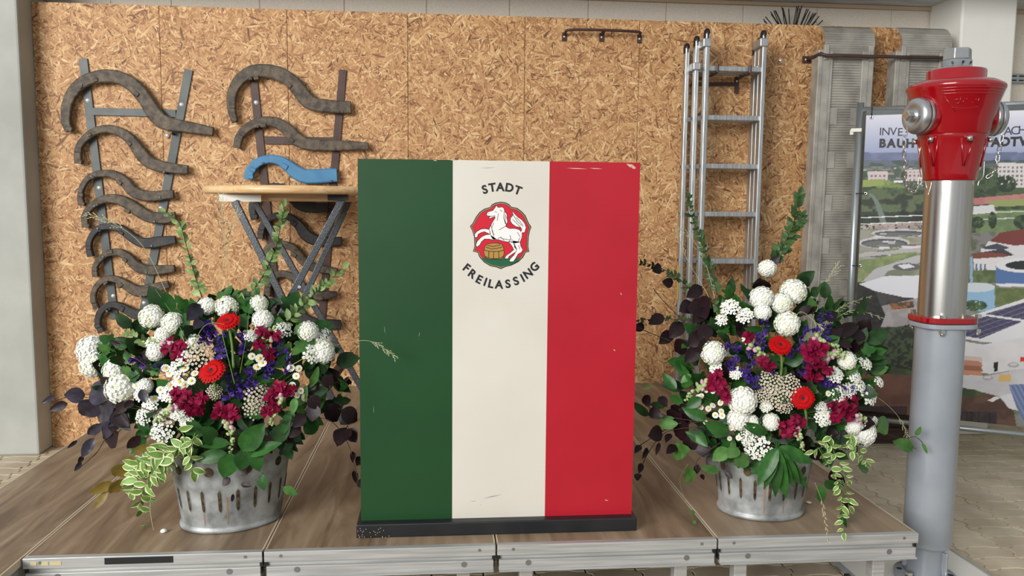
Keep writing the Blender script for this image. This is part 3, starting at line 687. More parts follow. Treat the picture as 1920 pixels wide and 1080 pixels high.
# the print: a flat picture painted as colours on the banner sheet
NU, NV = 330, 430
uu = np.linspace(u0, u1, NU); vv = np.linspace(zb0, zb1, NV)
U, V = np.meshgrid(uu, vv)
WX = BO.x+BD.x*U-CAMP.x; WY = BO.y+BD.y*U-CAMP.y; WZ = V-CAMP.z
den = WX*_f.x+WY*_f.y+WZ*_f.z
PX = 960+FPX*(WX*_r.x+WY*_r.y+WZ*_r.z)/den; PYY = 540+FPX*(WX*_d.x+WY*_d.y+WZ*_d.z)/den
rng = np.random.default_rng(5)
def vnoise(sx, sy, oct=4):
    out = np.zeros_like(U); amp = 1; tot = 0
    for o in range(oct):
        g = rng.random((260, 260)); x = (PX/sx*2**o) % 255; y = (PYY/sy*2**o) % 255
        xi, yi = x.astype(int), y.astype(int); fx, fy = x-xi, y-yi; fx = fx*fx*(3-2*fx); fy = fy*fy*(3-2*fy)
        out += amp*((g[yi, xi]*(1-fx)+g[yi, xi+1]*fx)*(1-fy)+(g[yi+1, xi]*(1-fx)+g[yi+1, xi+1]*fx)*fy); tot += amp; amp *= .55
    return out/tot
IMG = np.zeros(U.shape+(3,))
def pmask(P):
    ins_ = np.zeros(U.shape, bool); n = len(P)
    for i in range(n):
        (x1, y1), (x2, y2) = P[i], P[(i+1) % n]
        if y1 == y2: continue
        c = ((y1 > PYY) != (y2 > PYY)) & (PX < (x2-x1)*(PYY-y1)/(y2-y1)+x1); ins_ ^= c
    return ins_
def paint(mask, c, c2=None, nz=None, k=1.0):
    c = np.array(c, float)
    if c2 is None: IMG[mask] = c
    else:
        t = np.clip((nz[mask]-.5)*k*2+.5, 0, 1)[:, None]; IMG[mask] = c*(1-t)+np.array(c2, float)*t
def ell(cx, cy, rx, ry): return ((PX-cx)/rx)**2+((PYY-cy)/ry)**2 < 1
n1, n2, n3 = vnoise(14, 10), vnoise(40, 22), vnoise(6, 5)
ALL = np.ones(U.shape, bool)
t = np.clip((PYY-205)/95, 0, 1)[..., None]
IMG[:] = np.array((222, 220, 228))*(1-t)+np.array((140, 150, 184))*t
paint(PYY > 283+6*n2, (92, 104, 136), (118, 124, 152), n2, 2)
paint(PYY > 297+8*n2, (96, 104, 118), (66, 82, 76), n1, 3)
paint(PYY > 312, (72, 88, 72), (120, 124, 120), n1, 2.4)
def blocks(n, x0, x1, y0, y1, w0, w1, h0, h1, cols):
    for _ in range(n):
        x, y = rng.uniform(x0, x1), rng.uniform(y0, y1); k = (y-y0)/(y1-y0+1e-6)
        w_, h_ = rng.uniform(w0, w1)*(.5+k), rng.uniform(h0, h1)*(.5+k); c = np.array(cols[rng.integers(len(cols))])
        paint((PX > x) & (PX < x+w_) & (PYY > y) & (PYY < y+h_), c)
        paint((PX > x) & (PX < x+w_) & (PYY > y-h_*.35) & (PYY < y), (110, 78, 70) if rng.random() < .5 else (96, 92, 96))
blocks(150, 1610, 2100, 312, 375, 6, 20, 2, 6, [(206, 204, 206), (180, 176, 176), (226, 222, 220), (150, 140, 138)])
paint((n1 > .56) & (PYY > 320) & (PYY < 400), (46, 64, 46), (78, 96, 64), n3, 2)
for bx0, by0, bw, bh in ((1627, 322, 38, 24), (1700, 318, 30, 22)):
    paint((PX > bx0) & (PX < bx0+bw) & (PYY > by0) & (PYY < by0+bh), (200, 186, 184))
    paint((PX > bx0) & (PX < bx0+bw) & (PYY > by0+4) & (PYY < by0+bh) & (PX % 8 < 4) & (PYY % 8 < 4), (122, 112, 118))
paint((PX > 1870) & (PX < 1990) & (PYY > 306) & (PYY < 352), (214, 208, 204))
paint((PX > 1872) & (PX < 1990) & (PYY > 309) & (PYY < 350) & (PX % 8 < 4) & (PYY % 8 < 4), (120, 118, 126))
# trees and lawn in the left upper half
paint(pmask([(1600,340),(1665,338),(1700,352),(1640,366),(1600,366)]), (134, 150, 80), (110, 128, 66), n1, 2)
paint((PYY > 344+14*n1) & (PX < 1760), (46, 60, 42), (84, 100, 66), n1, 3)
paint(pmask([(1612,338),(1655,336),(1660,347),(1612,352)]), (140, 156, 84))
paint(pmask([(1600,372),(1730,362),(1740,430),(1600,432)]) & (n2 > .3), (40, 50, 38), (88, 102, 70), n1, 3.4)
paint((PYY > 392+8*n1) & (PYY < 428) & (PX < 1740), (26, 32, 28), (44, 54, 42), n1, 3)
for k in range(30):
    a = k/29; paint(ell(1632+26*a, 366+56*a*a+4*a, 2.5+4*a, 3), (110, 122, 112))
paint(pmask([(1610,424),(1650,417),(1690,418),(1730,414),(1740,428),(1610,432)]) & (n3 > .35), (150, 134, 130), (178, 160, 156), n1, 2)
# sports ground
paint((PX > 1820) & (PYY > 352), (78, 98, 64), (52, 70, 48), n1, 3)
paint(pmask([(1820,372),(1960,360),(2150,350),(2150,372),(1960,378),(1826,384)]), (196, 128, 126), (180, 116, 116), n1, 2)
paint(pmask([(1850,376),(2150,362),(2150,378),(1860,388)]), (150, 160, 100))
paint(pmask([(1822,396),(2150,384),(2150,440),(1830,440)]), (120, 140, 96), (104, 126, 84), n1, 2)
paint(pmask([(1824,387),(1862,384),(1866,398),(1824,402)]), (216, 216, 218))
for y in (400, 412): paint(np.abs(PYY-(y-(PX-1820)*.04)) < .8, (224, 226, 222))
for cx, cy, rx, ry in ((1832,417,13,11),(1860,413,8,16),(1915,416,16,13),(1850,335,22,20),(1885,345,20,16),(1838,350,16,12)):
    paint(ell(cx, cy, rx, ry) & (n3 > .3), (40, 56, 40), (72, 90, 60), n1, 3)
# sewage works basins
paint((PYY > 430) & (PX < 1760), (116, 122, 104), (140, 146, 118), n2, 2)
paint((PYY > 432) & (PYY < 500) & (PX < 1760), (124, 136, 92), (150, 148, 138), n2, 2.4)
for cx, cy, rx, ry in ((1690,437,56,8),(1658,455,48,11),(1640,478,30,6)):
    paint(ell(cx, cy, rx, ry), (190, 188, 188)); paint(ell(cx, cy+1, rx-5, ry-2.6), (74, 80, 82))
    paint(ell(cx, cy+3, rx-9, ry-4), (104, 106, 104))
blocks(14, 1612, 1730, 436, 480, 12, 34, 3, 6, [(208, 208, 212), (178, 178, 182), (130, 128, 130)])
paint(np.abs(PYY-(478-(PX-1620)*.1)) < 3.5, (176, 172, 170))
paint(pmask([(1600,490),(1660,480),(1760,470),(1760,500),(1690,500),(1640,520),(1610,530)]), (112, 130, 82), (140, 148, 100), n1, 2)
paint(pmask([(1596,548),(1640,504),(1720,478),(1745,480),(1720,494),(1664,508),(1648,530),(1606,552)]), (180, 178, 180))
for cx, cy, rx, ry in ((1700,500,26,7),):
    paint(ell(cx, cy, rx, ry), (96, 92, 96)); paint(pmask([(1682,497),(1704,494),(1716,500),(1694,504)]), (214, 214, 216))
# big hall with pale roof, dark tree
paint((PYY > 528) & (PX < 1760), (66, 64, 62), (48, 48, 48), n1, 2)
paint(pmask([(1604,534),(1660,517),(1730,516),(1745,562),(1690,556),(1640,545)]), (216, 216, 222))
paint(pmask([(1640,576),(1730,556),(1740,612),(1640,612)]), (164, 158, 158), (148, 142, 142), n1, 2)
paint(pmask([(1668,568),(1712,564),(1714,576),(1672,580)]), (150, 96, 50), (70, 56, 44), n3, 3)
paint(pmask([(1575,520),(1606,530),(1640,545),(1660,590),(1640,640),(1575,640)]) & (n2 > .16), (16, 18, 18), (34, 38, 32), n3, 3)
paint((PYY > 600+26*(1-np.clip((PX-1600)/120, 0, 1))+6*n1) & (PX < 1770), (24, 32, 22), (62, 76, 48), n3, 3.2)
# right: halls, tanks, solar roof
paint((PX > 1800) & (PYY > 440), (140, 140, 134), (112, 120, 96), n2, 2.4)
paint((PX > 1800) & (PYY > 436) & (PYY < 470), (132, 128, 128), (92, 100, 80), n1, 3)
paint(pmask([(1856,452),(1874,436),(1930,427),(2040,424),(2040,452),(1900,460)]), (122, 58, 52))
paint(pmask([(1852,452),(1900,460),(2040,452),(2040,486),(1866,486),(1836,480)]), (220, 218, 220))
paint(pmask([(1840,464),(1868,456),(1892,464),(1864,474)]), (70, 74, 86))
paint(pmask([(1838,466),(1888,468),(1886,488),(1838,488)]), (222, 220, 222))
paint(pmask([(1820,476),(1880,466),(1900,478),(1840,488)]), (66, 62, 66))
paint(pmask([(1824,480),(1882,478),(1882,506),(1826,508)]), (226, 222, 222))
paint(pmask([(1822,477),(1846,472),(1886,476),(1886,481),(1824,485)]), (128, 72, 62))
for k in range(3): paint((PX > 1828+k*8) & (PX < 1832+k*8) & (PYY > 494) & (PYY < 508), (96, 116, 150))
paint(pmask([(1800,506),(1870,506),(1870,530),(1800,530)]), (110, 124, 84), (84, 100, 64), n1, 2)
paint((PX > 1866) & (PX < 1990) & (PYY > 496) & (PYY < 528), (84, 116, 168)); paint(ell(1928,528,62,9), (84, 116, 168))
paint(ell(1928,497,62,14), (228, 228, 230)); paint(ell(1930,497,46,9), (36, 40, 44))
paint((PX > 1866) & (PX < 1990) & (np.abs(PYY-534-.0*PX) < 3) & ell(1928,530,64,12), (226, 226, 228))
paint((PX > 1866) & (PYY > 540) & (PYY < 570), (92, 108, 62), (112, 122, 76), n1, 2)
paint((PX > 1800) & (PX < 1864) & (PYY > 538) & (PYY < 574), (146, 184, 214)); paint(ell(1830,574,35,9), (146, 184, 214)); paint(ell(1830,538,35,9), (206, 214, 220))
paint((PX > 1818) & (PX < 1823) & (PYY > 482) & (PYY < 530), (150, 176, 206))
paint(ell(1826,572,24,10) & (n3 > .35), (50, 74, 44), (82, 106, 62), n1, 2)
paint(pmask([(1790,600),(1855,580),(1930,556),(2150,520),(2150,660),(1842,640),(1790,632)]), (222, 222, 224))
paint(pmask([(1802,600),(1850,592),(1916,602),(1838,634),(1800,628)]), (70, 68, 96)); paint(pmask([(1846,588),(1920,566),(2150,540),(2150,600),(1932,600)]), (70, 68, 96))
sol = pmask([(1802,600),(1850,592),(1916,602),(1838,634),(1800,628)]) | pmask([(1846,588),(1920,566),(2150,540),(2150,600),(1932,600)])
paint(sol & (np.abs(((PX*.35+PYY*1.0) % 9)-4.5) < .7), (120, 116, 140)); paint(sol & (np.abs(((PX*1.0-PYY*2.2) % 22)-11) < .7), (108, 104, 130))
paint(pmask([(1790,636),(1842,645),(2150,590),(2150,700),(1916,690),(1855,700),(1790,690)]), (212, 210, 212), (220, 218, 220), n2, 2)
paint(np.abs(PYY-(646-(PX-1842)*.23)) < 1.2, (40, 40, 46)) if False else None
paint(pmask([(1862,679),(1870,677),(1870,694),(1863,696)]), (22, 22, 26))
paint(pmask([(1790,694),(1846,704),(1916,690),(2150,680),(2150,760),(1900,760),(1864,742),(1790,728)]), (196, 194, 198), (206, 204, 208), n2, 2)
for k, c in enumerate(((206,186,176),(186,130,106),(150,100,80),(196,138,106))):
    y = 664+k*9; paint(pmask([(1790,y),(1839,y+4),(1842,y+13),(1790,y+9)]), c)
for cx, cy in ((1851,707),(1899,683)): paint(ell(cx, cy, 10.5, 4.8), (170, 168, 172)); paint(ell(cx, cy-1, 7, 2.6), (206, 204, 206))
paint((PX > 1872) & (PX < 1894) & (PYY > 701) & (PYY < 714), (216, 178, 104))
paint((PX > 1912) & (PX < 1935) & (PYY > 668) & (PYY < 677), (206, 50, 36))
# bottom: earth, fence, blue roof
paint((PYY > 692+4*n1) & (PX < 1795), (112, 76, 60), (92, 62, 50), n2, 2)
paint(pmask([(1610,684),(1700,690),(1720,704),(1610,696)]), (50, 62, 36), (70, 80, 48), n1, 2)
paint(pmask([(1790,722),(1850,736),(1872,742),(1900,770),(1905,800),(1790,800)]), (104, 76, 62), (82, 58, 48), n2, 2.6)
paint(pmask([(1790,724),(1830,730),(1848,738),(1820,744),(1790,742)]), (58, 72, 42), (80, 90, 54), n1, 2)
paint(pmask([(1850,750),(1866,741),(1874,744),(1862,752)]), (228, 222, 222))
paint(pmask([(1874,742),(1900,734),(1915,770),(1890,764)]), (222, 222, 226))
paint(pmask([(1890,720),(2150,708),(2150,800),(1922,800),(1904,760)]), (104, 120, 160)); paint(pmask([(1890,720),(2150,708),(2150,800),(1922,800),(1904,760)]) & (((PX-.5*PYY) % 9) < 3), (134, 150, 188))
paint((PYY > 760) & (PX < 1700), (60, 44, 46), (44, 34, 36), n2, 2)
paint((PYY > 770) & (PX > 1790) & (PX < 1868), (66, 54, 58), (50, 42, 44), n1, 2)
for x in (1800,1812,1821,1834,1855): paint((np.abs(PX-x) < .9) & (PYY > 771), (24, 22, 24))
col = IMG/255; col = np.where(col <= .04045, col/12.92, ((col+.055)/1.055)**2.4)
verts = np.stack([BO.x+BD.x*U+BN.x*.022, BO.y+BD.y*U+BN.y*.022, V], -1).reshape(-1, 3)
idx = np.arange(NU*NV).reshape(NV, NU)
faces = np.stack([idx[:-1, :-1], idx[:-1, 1:], idx[1:, 1:], idx[1:, :-1]], -1).reshape(-1, 4)
me = bpy.data.meshes.new('print'); me.from_pydata(verts.tolist(), [], faces.tolist())
ca = me.color_attributes.new('print', 'FLOAT_COLOR', 'POINT'); ca.data.foreach_set('color', np.concatenate([col.reshape(-1, 3), np.ones((NU*NV, 1))], 1).astype(np.float32).ravel())
mm_, N_, L_, B_n = nt('banner_print'); at_n = N_.new('ShaderNodeVertexColor'); at_n.layer_name = 'print'
L_.new(at_n.outputs[0], B_n.inputs['Base Color']); B_n.inputs['Roughness'].default_value = .55
me.materials.append(mm_)
bs = thing('printed_banner', BO+BD*.7, 'large banner with an aerial view of a town, halls and round tanks', 'banner')
link('print', me, bs)
MB().box(BO+BD*((u0+u1)/2)+BN*.020+Vector((0, 0, (zb0+zb1)/2)), (u1-u0, .003, zb1-zb0), Matrix.Rotation(-BA, 3, 'Z')).build('backing_cloth', M['white'], bs)
MB().box(BO+BD*((u0+u1)/2)+BN*.0235+Vector((0, 0, zb1-.008)), (u1-u0, .003, .026), Matrix.Rotation(-BA, 3, 'Z')).build('top_hem', M['grey_bar'], bs)
for x, y, dx in ((1634, 221, 0), (1623, 363, -18), (1613, 498, -18), (1604, 630, -18), (1602, 700, -18)):
    p = onban(x, y)+BN*.026
    MB().lathe([(.004, 0), (.006, .003), (.0095, .003), (.0105, 0)], p, 14, ax=BN).build('eyelet', M['bright'], bs)
    e = (BO+BD*-.02+Vector((0, 0, p.z))+BN*.026) if dx else (p+Vector((0, 0, .06)))
    MB().tube([p, (p+e)/2+BN*.004, e], .003, 6).build('tie', M['black'], bs)
def ban_text(name, s, cap, bold, m, xs=1.0):
    # s: list of (char, px_x, px_y)
    it = []
    for ch, x, y in s:
        p = onban(x, y); it.append((ch, (p-BO).dot(BD), p.z, 0))
    return lettering(name, it, cap, BO+BN*.0236, BD, (0, 0, 1), m, bs, bold, xs)
M['txt'] = mat('dark_print_text', srgb(52, 50, 62), .6)
ban_text('lettering_line', [('I',1651,247),('N',1661,247),('V',1675,247),('E',1688,248),('A',1889,246),('C',1902,245),('H',1916,244)], .044, .0, 'txt', .95)
ban_text('lettering_bold', [('B',1655,269),('A',1671,269),('U',1689,269),('H',1706,269),('T',1850,267),('A',1866,267),('D',1884,266),('T',1901,266),('W',1923,265)], .053, .05, 'ink', .92)

# dark timbers on the floor behind the banner
for k in range(3):
    c = Vector((2.87-.03*k, 4.752, .052+.102*k))
    o = MB().box(c, (.62-.04*k, .07, .1), Matrix.Rotation(.012*(k-1), 3, 'Z')).build('timber_beam', M['timber'], None, .006)
    tag(o, ('lowest dark timber beam on the paving under the banner', 'middle dark timber beam of the stack under the banner', 'topmost dark timber beam of the stack under the banner')[k], 'beam', 'timber beams under the banner')

# ------------------------------------------------------------------ hydrant on its wheeled white board
HX, HYY = 1.96, 3.0
dl = thing('wheeled_board', (1.98, 3.1, 0), 'low white board on casters carrying the hydrant', 'dolly')
ang = math.radians(0)
MB().box((1.885, 2.935, .025), (.54, .74, .010)).build('board', M['white'], dl, .002)
for yy in (2.567, 3.303): MB().box((1.885, yy, .022), (.54, .006, .022)).build('edge_frame', M['hydgrey'], dl)
for xx in (1.616, 2.154): MB().box((xx, 2.935, .022), (.006, .74, .022)).build('edge_frame', M['hydgrey'], dl)
for xx, yy in ((1.595, 2.92), (2.176, 2.70), (1.595, 3.22), (2.176, 3.22)):
    MB().lathe([(.004, -.008), (.012, -.008), (.0175, -.005), (.0175, .005), (.012, .008), (.004, .008), (.004, -.008)], (xx, yy, .018), 20, ax=(1, 0, 0)).build('caster_wheel', M['rubber'], dl)
    MB().cyl((xx-.0095, yy, .018), (xx+.0095, yy, .018), .005, n=12).build('wheel_hub', M['bright'], dl)
hy = thing('hydrant', (HX, HYY, -.029), 'tall hydrant with red head, brushed steel tube and grey lower pipe', 'hydrant')
C0 = Vector((HX, HYY, 0))
KR = .845
def L_(prof, name, m, n=48, parent=hy, kr=KR, **k): return MB().lathe([(r*kr, z) for r, z in prof], C0, n, **k).build(name, M[m], parent)
bf = L_([(.07, -.027), (.135, -.027), (.138, -.024), (.138, -.009), (.135, -.006), (.10, -.005), (.07, -.005), (.07, -.027)], 'base_flange', 'hydgrey')
for k in range(8):
    g = math.radians(k*45+22); c = C0+Vector((math.cos(g)*.112*KR, math.sin(g)*.112*KR, -.097))
    if k % 2: MB().cyl(c+Vector((0,0,.091)), c+Vector((0,0,.0925)), .011, n=16).build('bolt_hole', M['black'], bf)
    else:
        MB().cyl(c+Vector((0,0,.091)), c+Vector((0,0,.096)), .016, n=20).build('washer', M['bright'], bf)
        MB().cyl(c+Vector((0,0,.096)), c+Vector((0,0,.110)), .0145, n=6, sm=False).build('bolt', M['bright'], bf)
L_([(.086, -.006), (.083, .01), (.078, .04), (.079, .09), (.083, .13)], 'neck', 'hydgrey')
for g in (.6, -1.0, 2.4): 
    c = C0+Vector((math.cos(g)*.066, math.sin(g)*.066, .05)); MB().box(c, (.04, .012, .10), Matrix.Rotation(g, 3, 'Z')).build('neck_rib', M['hydgrey'], hy, .004)
L_([(0, .111), (.085, .111), (.100, .115), (.106, .126), (.107, .141), (.107, .93), (.1065, 1.005)], 'lower_pipe', 'hydgrey')
def oblong(z0, z1, w_, name, m):
    pts = []
    for k in range(40):
        g = 2*math.pi*k/40; cx, cy = math.cos(g), math.sin(g); e = .62
        pts.append((HX+.006+math.copysign(abs(cx)**e, cx)*.113, HYY+math.copysign(abs(cy)**e, cy)*.100, z0))
    return MB().prism(pts, (0, 0, z1-z0)).build(name, M[m], hy, .004)
oblong(1.003, 1.022, .1, 'grey_flange', 'hydgrey'); oblong(1.024, 1.047, .1, 'red_flange', 'hydred')
for dx, dy in ((-.050, -.090), (.104, -.074), (.098, .076), (-.06, .088)):
    c = C0+Vector((dx, dy, 0))
    MB().cyl(c+Vector((0,0,1.047)), c+Vector((0,0,1.060)), .0125, n=6, sm=False).build('bolt', M['bright'], hy)
    MB().cyl(c+Vector((0,0,.988)), c+Vector((0,0,1.003)), .0125, n=6, sm=False).build('nut', M['bright'], hy)
    MB().cyl(c+Vector((0,0,.980)), c+Vector((0,0,.99)), .007, n=10).build('bolt_end', M['bright'], hy)
L_([(.101, 1.046), (.101, 1.59)], 'steel_tube', 'steel', 64)
L_([(.095, 1.572), (.108, 1.572), (.1105, 1.577), (.113, 1.60), (.134, 1.70), (.140, 1.727), (.144, 1.738), (.144, 1.744)], 'bell_lower', 'hydred', 64)
L_([(.144, 1.744), (.147, 1.746), (.149, 1.752), (.160, 1.80), (.180, 1.862), (.197, 1.905), (.203, 1.918), (.203, 1.926), (.198, 1.932), (.17, 1.945), (.125, 1.948), (.122, 1.952), (.122, 1.985), (.118, 1.99), (.05, 1.992), (0, 1.992)], 'head', 'hydred', 72)
hd = bpy.data.objects['head']
for k, z in enumerate((1.907, 1.897, 1.887)):
    r = (.199-.010*k*.42)*KR; P = []
    for i in range(25):
        g = math.radians(-140+ i*(92/24)); P.append(C0+Vector((math.cos(g)*(r-.002), math.sin(g)*(r-.002), z)))
    MB().tube(P, .0028, 6).build('groove_rib', M['hydred'], hd)
def onhead(g, z):
    r = .149+(z-1.752)*(.197-.149)/(1.905-1.752); r += .0045*math.sin(math.pi*(z-1.752)/.153)*-1; r *= KR
    g = math.radians(g); return C0+Vector((math.cos(g)*(r+.001), math.sin(g)*(r+.001), z))
MB().tube([onhead(-136, 1.878), onhead(-129, 1.85), onhead(-121, 1.82)], .002, 6).build('panel_edge', M['hydred'], hd)
MB().tube([onhead(-127+2*k, 1.838-.006*math.sin(k/18*math.pi)) for k in range(19)], .002, 6).build('panel_edge', M['hydred'], hd)
# relief emblem: slanted strokes and dots
for g, z0, z1 in ((-98, 1.848, 1.872), (-94, 1.848, 1.860), (-74.5, 1.847, 1.869), (-90, 1.862, 1.866), (-82, 1.850, 1.854), (-78, 1.860, 1.866)):
    MB().tube([onhead(g-19, z0), onhead(g-18.2, z1)], .0022, 6).build('emblem_stroke', M['hydred'], hd)
MB().tube([onhead(-120+3*math.cos(k/12*5.2+.8), 1.857+.008*math.sin(k/12*5.2+.8)) for k in range(13)], .002, 6).build('emblem_stroke', M['hydred'], hd)
# V ribs and hex bolts on the lower bell
def onbell(g, z, o=0):
    r = .1105+(z-1.577)*(.140-.1105)/(1.727-1.577); r = r*KR+o; g = math.radians(g); return C0+Vector((math.cos(g)*r, math.sin(g)*r, z))
for g0 in (-157, -97, -37, 23, 83, 143):
    MB().tube([onbell(g0-11, 1.728), onbell(g0-2, 1.625, .001)], [.0045, .003], 6).build('v_rib', M['hydred'], hy)
    MB().tube([onbell(g0+11, 1.728), onbell(g0+1, 1.625, .001)], [.0045, .003], 6).build('v_rib', M['hydred'], hy)
    a = onbell(g0, 1.716, .012)
    MB().cyl(a, a+Vector((0,0,.018)), .0105, n=16).build('bolt_head', M['bright'], hy)
L_([(.062, 1.990), (.066, 1.993), (.066, 1.996), (.058, 2.0), (.052, 2.003), (.052, 2.026), (.048, 2.028), (.0, 2.029)], 'collar', 'cast_alu', 36, kr=1)
for g in (-140, -100, -60): 
    a = C0+Vector((math.cos(math.radians(g))*.0515, math.sin(math.radians(g))*.0515, 2.015)); MB().cyl(a, a+Vector((math.cos(math.radians(g)), math.sin(math.radians(g)), 0))*.002, .0045, n=10).build('set_screw', M['black'], hy)
MB().cyl((HX, HYY, 2.028), (HX, HYY, 2.070), .052, .050, n=6, sm=False).build('hex_nut', M['cast_alu'], hy, .003)
def outlet(dv, label):
    ax = Vector(dv).normalized(); c = C0+Vector((0, 0, 1.814))
    P = c+ax*.124
    MB().lathe([(.05, -.02), (.070, -.02), (.070, .012), (.067, .016)], P, 40, ax=ax).build('outlet_socket', M['hydred'], hy)
    cp = MB().lathe([(.055, .014), (.068, .014), (.069, .032), (.066, .033), (.066, .0345), (.069, .036), (.069, .044), (.063, .058), (.051, .065), (.038, .065), (.031, .059), (.022, .059), (.018, .068), (.0, .068)], P, 48, ax=ax).build('cap', M['cast_alu'], hy)
    cp['label'] = label
    MB().lathe([(.0682, .0325), (.0692, .034), (.0682, .0355)], P, 48, ax=ax).build('seal_ring', M['black'], cp)
    MB().lathe([(0, .092), (.017, .092), (.020, .088), (.020, .064)], P, 4, ax=ax, sm=False).build('square_nut', M['bright'], cp)
    return P+ax*.075
def chain(P, name='chain'):
    Q = catmull(P, 10); seg = []; acc = 0; step = .0185; pts = [Q[0]]
    for a, b in zip(Q[:-1], Q[1:]):
        d = (b-a).length
        while acc+d >= step:
            f = (step-acc)/d; a = a.lerp(b, f); pts.append(a.copy()); d = (b-a).length; acc = 0
        acc += d
    root = None
    for i in range(len(pts)-1):
        a, b = pts[i], pts[i+1]; t = (b-a).normalized(); u = t.orthogonal().normalized(); v = t.cross(u)
        if i % 2: u, v = v, u
        m = (a+b)/2; loop = []
        for k in range(12):
            g = 2*math.pi*k/12; loop.append(m+t*(math.copysign(.0065, math.cos(g))+math.cos(g)*.006)+u*math.sin(g)*.0062)
        o = MB().tube(loop, .0017, 5, closed=True).build('chain_link', M['bright'], root or hy)
o1 = outlet((-.985, -.17, 0), 'left cast aluminium outlet cap with square nut')
o2 = outlet((.985, .0, 0), 'right cast aluminium outlet cap')
zz = lambda x, y, Y: at(x, y, Y)
chain([zz(1698,238,2.86), zz(1692,262,2.85), zz(1692,300,2.86), zz(1694,335,2.87), zz(1700,356,2.88), zz(1714,358,2.89), zz(1720,345,2.9), zz(1723,330,2.9)])
MB().tube(catmull([zz(1723,332,2.9), zz(1719,300,2.885), zz(1723,276,2.88), zz(1728,300,2.89), zz(1730,322,2.9)], 5), .0018, 6).build('wire_clip', M['bright'], hy)
MB().tube(catmull([zz(1731,338,2.9), zz(1734,352,2.89), zz(1738,360,2.89), zz(1736,366,2.89), zz(1741,352,2.89), zz(1743,340,2.89)], 5), .0014, 6).build('wire_hook', M['bright'], hy)
chain([zz(1876,246,2.93), zz(1873,266,2.93), zz(1868,290,2.94), zz(1866,306,2.94), zz(1862,318,2.95), zz(1852,330,2.96), zz(1842,334,2.97)])
MB().tube(catmull([zz(1842,300,2.93), zz(1840,330,2.93), zz(1832,340,2.94), zz(1830,348,2.94)], 5), .0018, 6).build('wire_clip', M['bright'], hy)

hy.location = (1.889, 2.88, .0305); hy.scale = (.96, .96, .96)

# ------------------------------------------------------------------ flower arrangements
def leafmat(name, c, c2, rough=.42, var=.22, tr=.0):
    return mat(name, c, rough, 0, c2, 30, 4, .12, 60, objvar=var, spec=.28)
G = {
 'copper': leafmat('copper_beech_leaf', srgb(26, 13, 18), srgb(36, 18, 22), .45),
 'grey': leafmat('copper_beech_leaf_sheen', srgb(42, 38, 48), srgb(62, 58, 70), .32),  # copper beech again, the grey sheen of light put into its colour
 'green': leafmat('deep_green_leaf', srgb(34, 74, 28), srgb(50, 96, 40), .36),
 'mid': leafmat('mid_green_leaf', srgb(56, 96, 40), srgb(80, 120, 58), .42),
 'dark': leafmat('dark_green_leaf', srgb(26, 50, 24), srgb(40, 70, 34), .5),
 'privet': leafmat('small_branch_leaf', srgb(96, 122, 66), srgb(140, 162, 104), .45),
 'privetdark': leafmat('small_dark_branch_leaf', srgb(44, 70, 38), srgb(70, 98, 54), .4),
 'olive': leafmat('olive_brown_leaf', srgb(104, 88, 34), srgb(126, 106, 44), .45),
 'cream': leafmat('cream_leaf_margin', srgb(226, 228, 170), srgb(236, 236, 190), .5, .08),
 'vary': leafmat('variegated_green', srgb(98, 138, 62), srgb(122, 158, 80), .45, .12),
 'twig': mat('brown_twig', srgb(64, 46, 34), .8), 'stem': mat('green_stem', srgb(104, 132, 64), .6),
 'straw': mat('dry_grass', srgb(186, 182, 132), .8), 'seed': mat('grass_seed', srgb(206, 204, 166), .8), 'drybrown': mat('dry_brown_spike', srgb(150, 122, 110), .8),
 'white': mat('white_petal', srgb(238, 238, 226), .6, 0, srgb(244, 244, 238), 40), 'lime': mat('greenish_white_petal', srgb(222, 228, 186), .6, 0, srgb(240, 240, 222), 40),
 'red': mat('gerbera_red', srgb(168, 4, 10), .55, 0, srgb(188, 8, 14), 30, spec=.15), 'eye': mat('gerbera_eye', srgb(42, 8, 16), .7), 'eyering': mat('gerbera_ring', srgb(120, 10, 20), .7),
 'mag': mat('magenta_petal', srgb(104, 6, 40), .5, 0, srgb(130, 12, 54), 40, objvar=.15, spec=.12), 'pink': mat('pale_pink_bud', srgb(196, 130, 160), .5, 0, srgb(214, 180, 190), 50),
 'violet': mat('violet_petal', srgb(58, 38, 112), .55, 0, srgb(82, 60, 142), 50, objvar=.2, spec=.12), 'plum': mat('plum_calyx', srgb(62, 46, 66), .7),
 'bud': mat('pale_green_bud', srgb(150, 172, 110), .6, 0, srgb(186, 196, 146), 40), 'yellow': mat('yellow_disc', srgb(226, 190, 40), .6),
 'creamb': mat('cream_cup_flower', srgb(216, 202, 178), .6, 0, srgb(228, 218, 196), 60), 'brown': mat('brown_cup_eye', srgb(92, 52, 48), .7),
}
# ---- leaf meshes, base at origin, tip at +Y (length 1), face +Z
def leaf_mesh(name, prof, mats, curl=.12, fold=.06, wave=0, margin=None):
    mb = MB(); n = len(prof); vs = []; cols = (-1, -.72, 0, .72, 1) if margin else (-1, -.55, 0, .55, 1)
    for i, (t, wd) in enumerate(prof):
        for j in cols:
            z = abs(j)*fold*wd*2 - curl*t*t + wave*math.sin(i*2.1+j*1.5)*(abs(j) > .9)
            vs.append((j*wd, t, z))
    fs, mi = [], []
    for i in range(n-1):
        for j in range(4):
            mb_f = (i*5+j, i*5+j+1, (i+1)*5+j+1, (i+1)*5+j); fs.append(mb_f); mi.append(1 if (margin and j in (0, 3)) else 0)
    o = len(mb.v); mb.v += vs; mb.f += [list(f) for f in fs]; mb.m += mi; mb.s += [True]*len(fs)
    mb.tube([(0, -.16, 0), (0, 0, .0), (0, .5, -curl*.25-.006), (0, .95, -curl*.9-.004)], [.016, .016, .011, .005], 4, mi=0)
    return mb.mesh(name, mats)
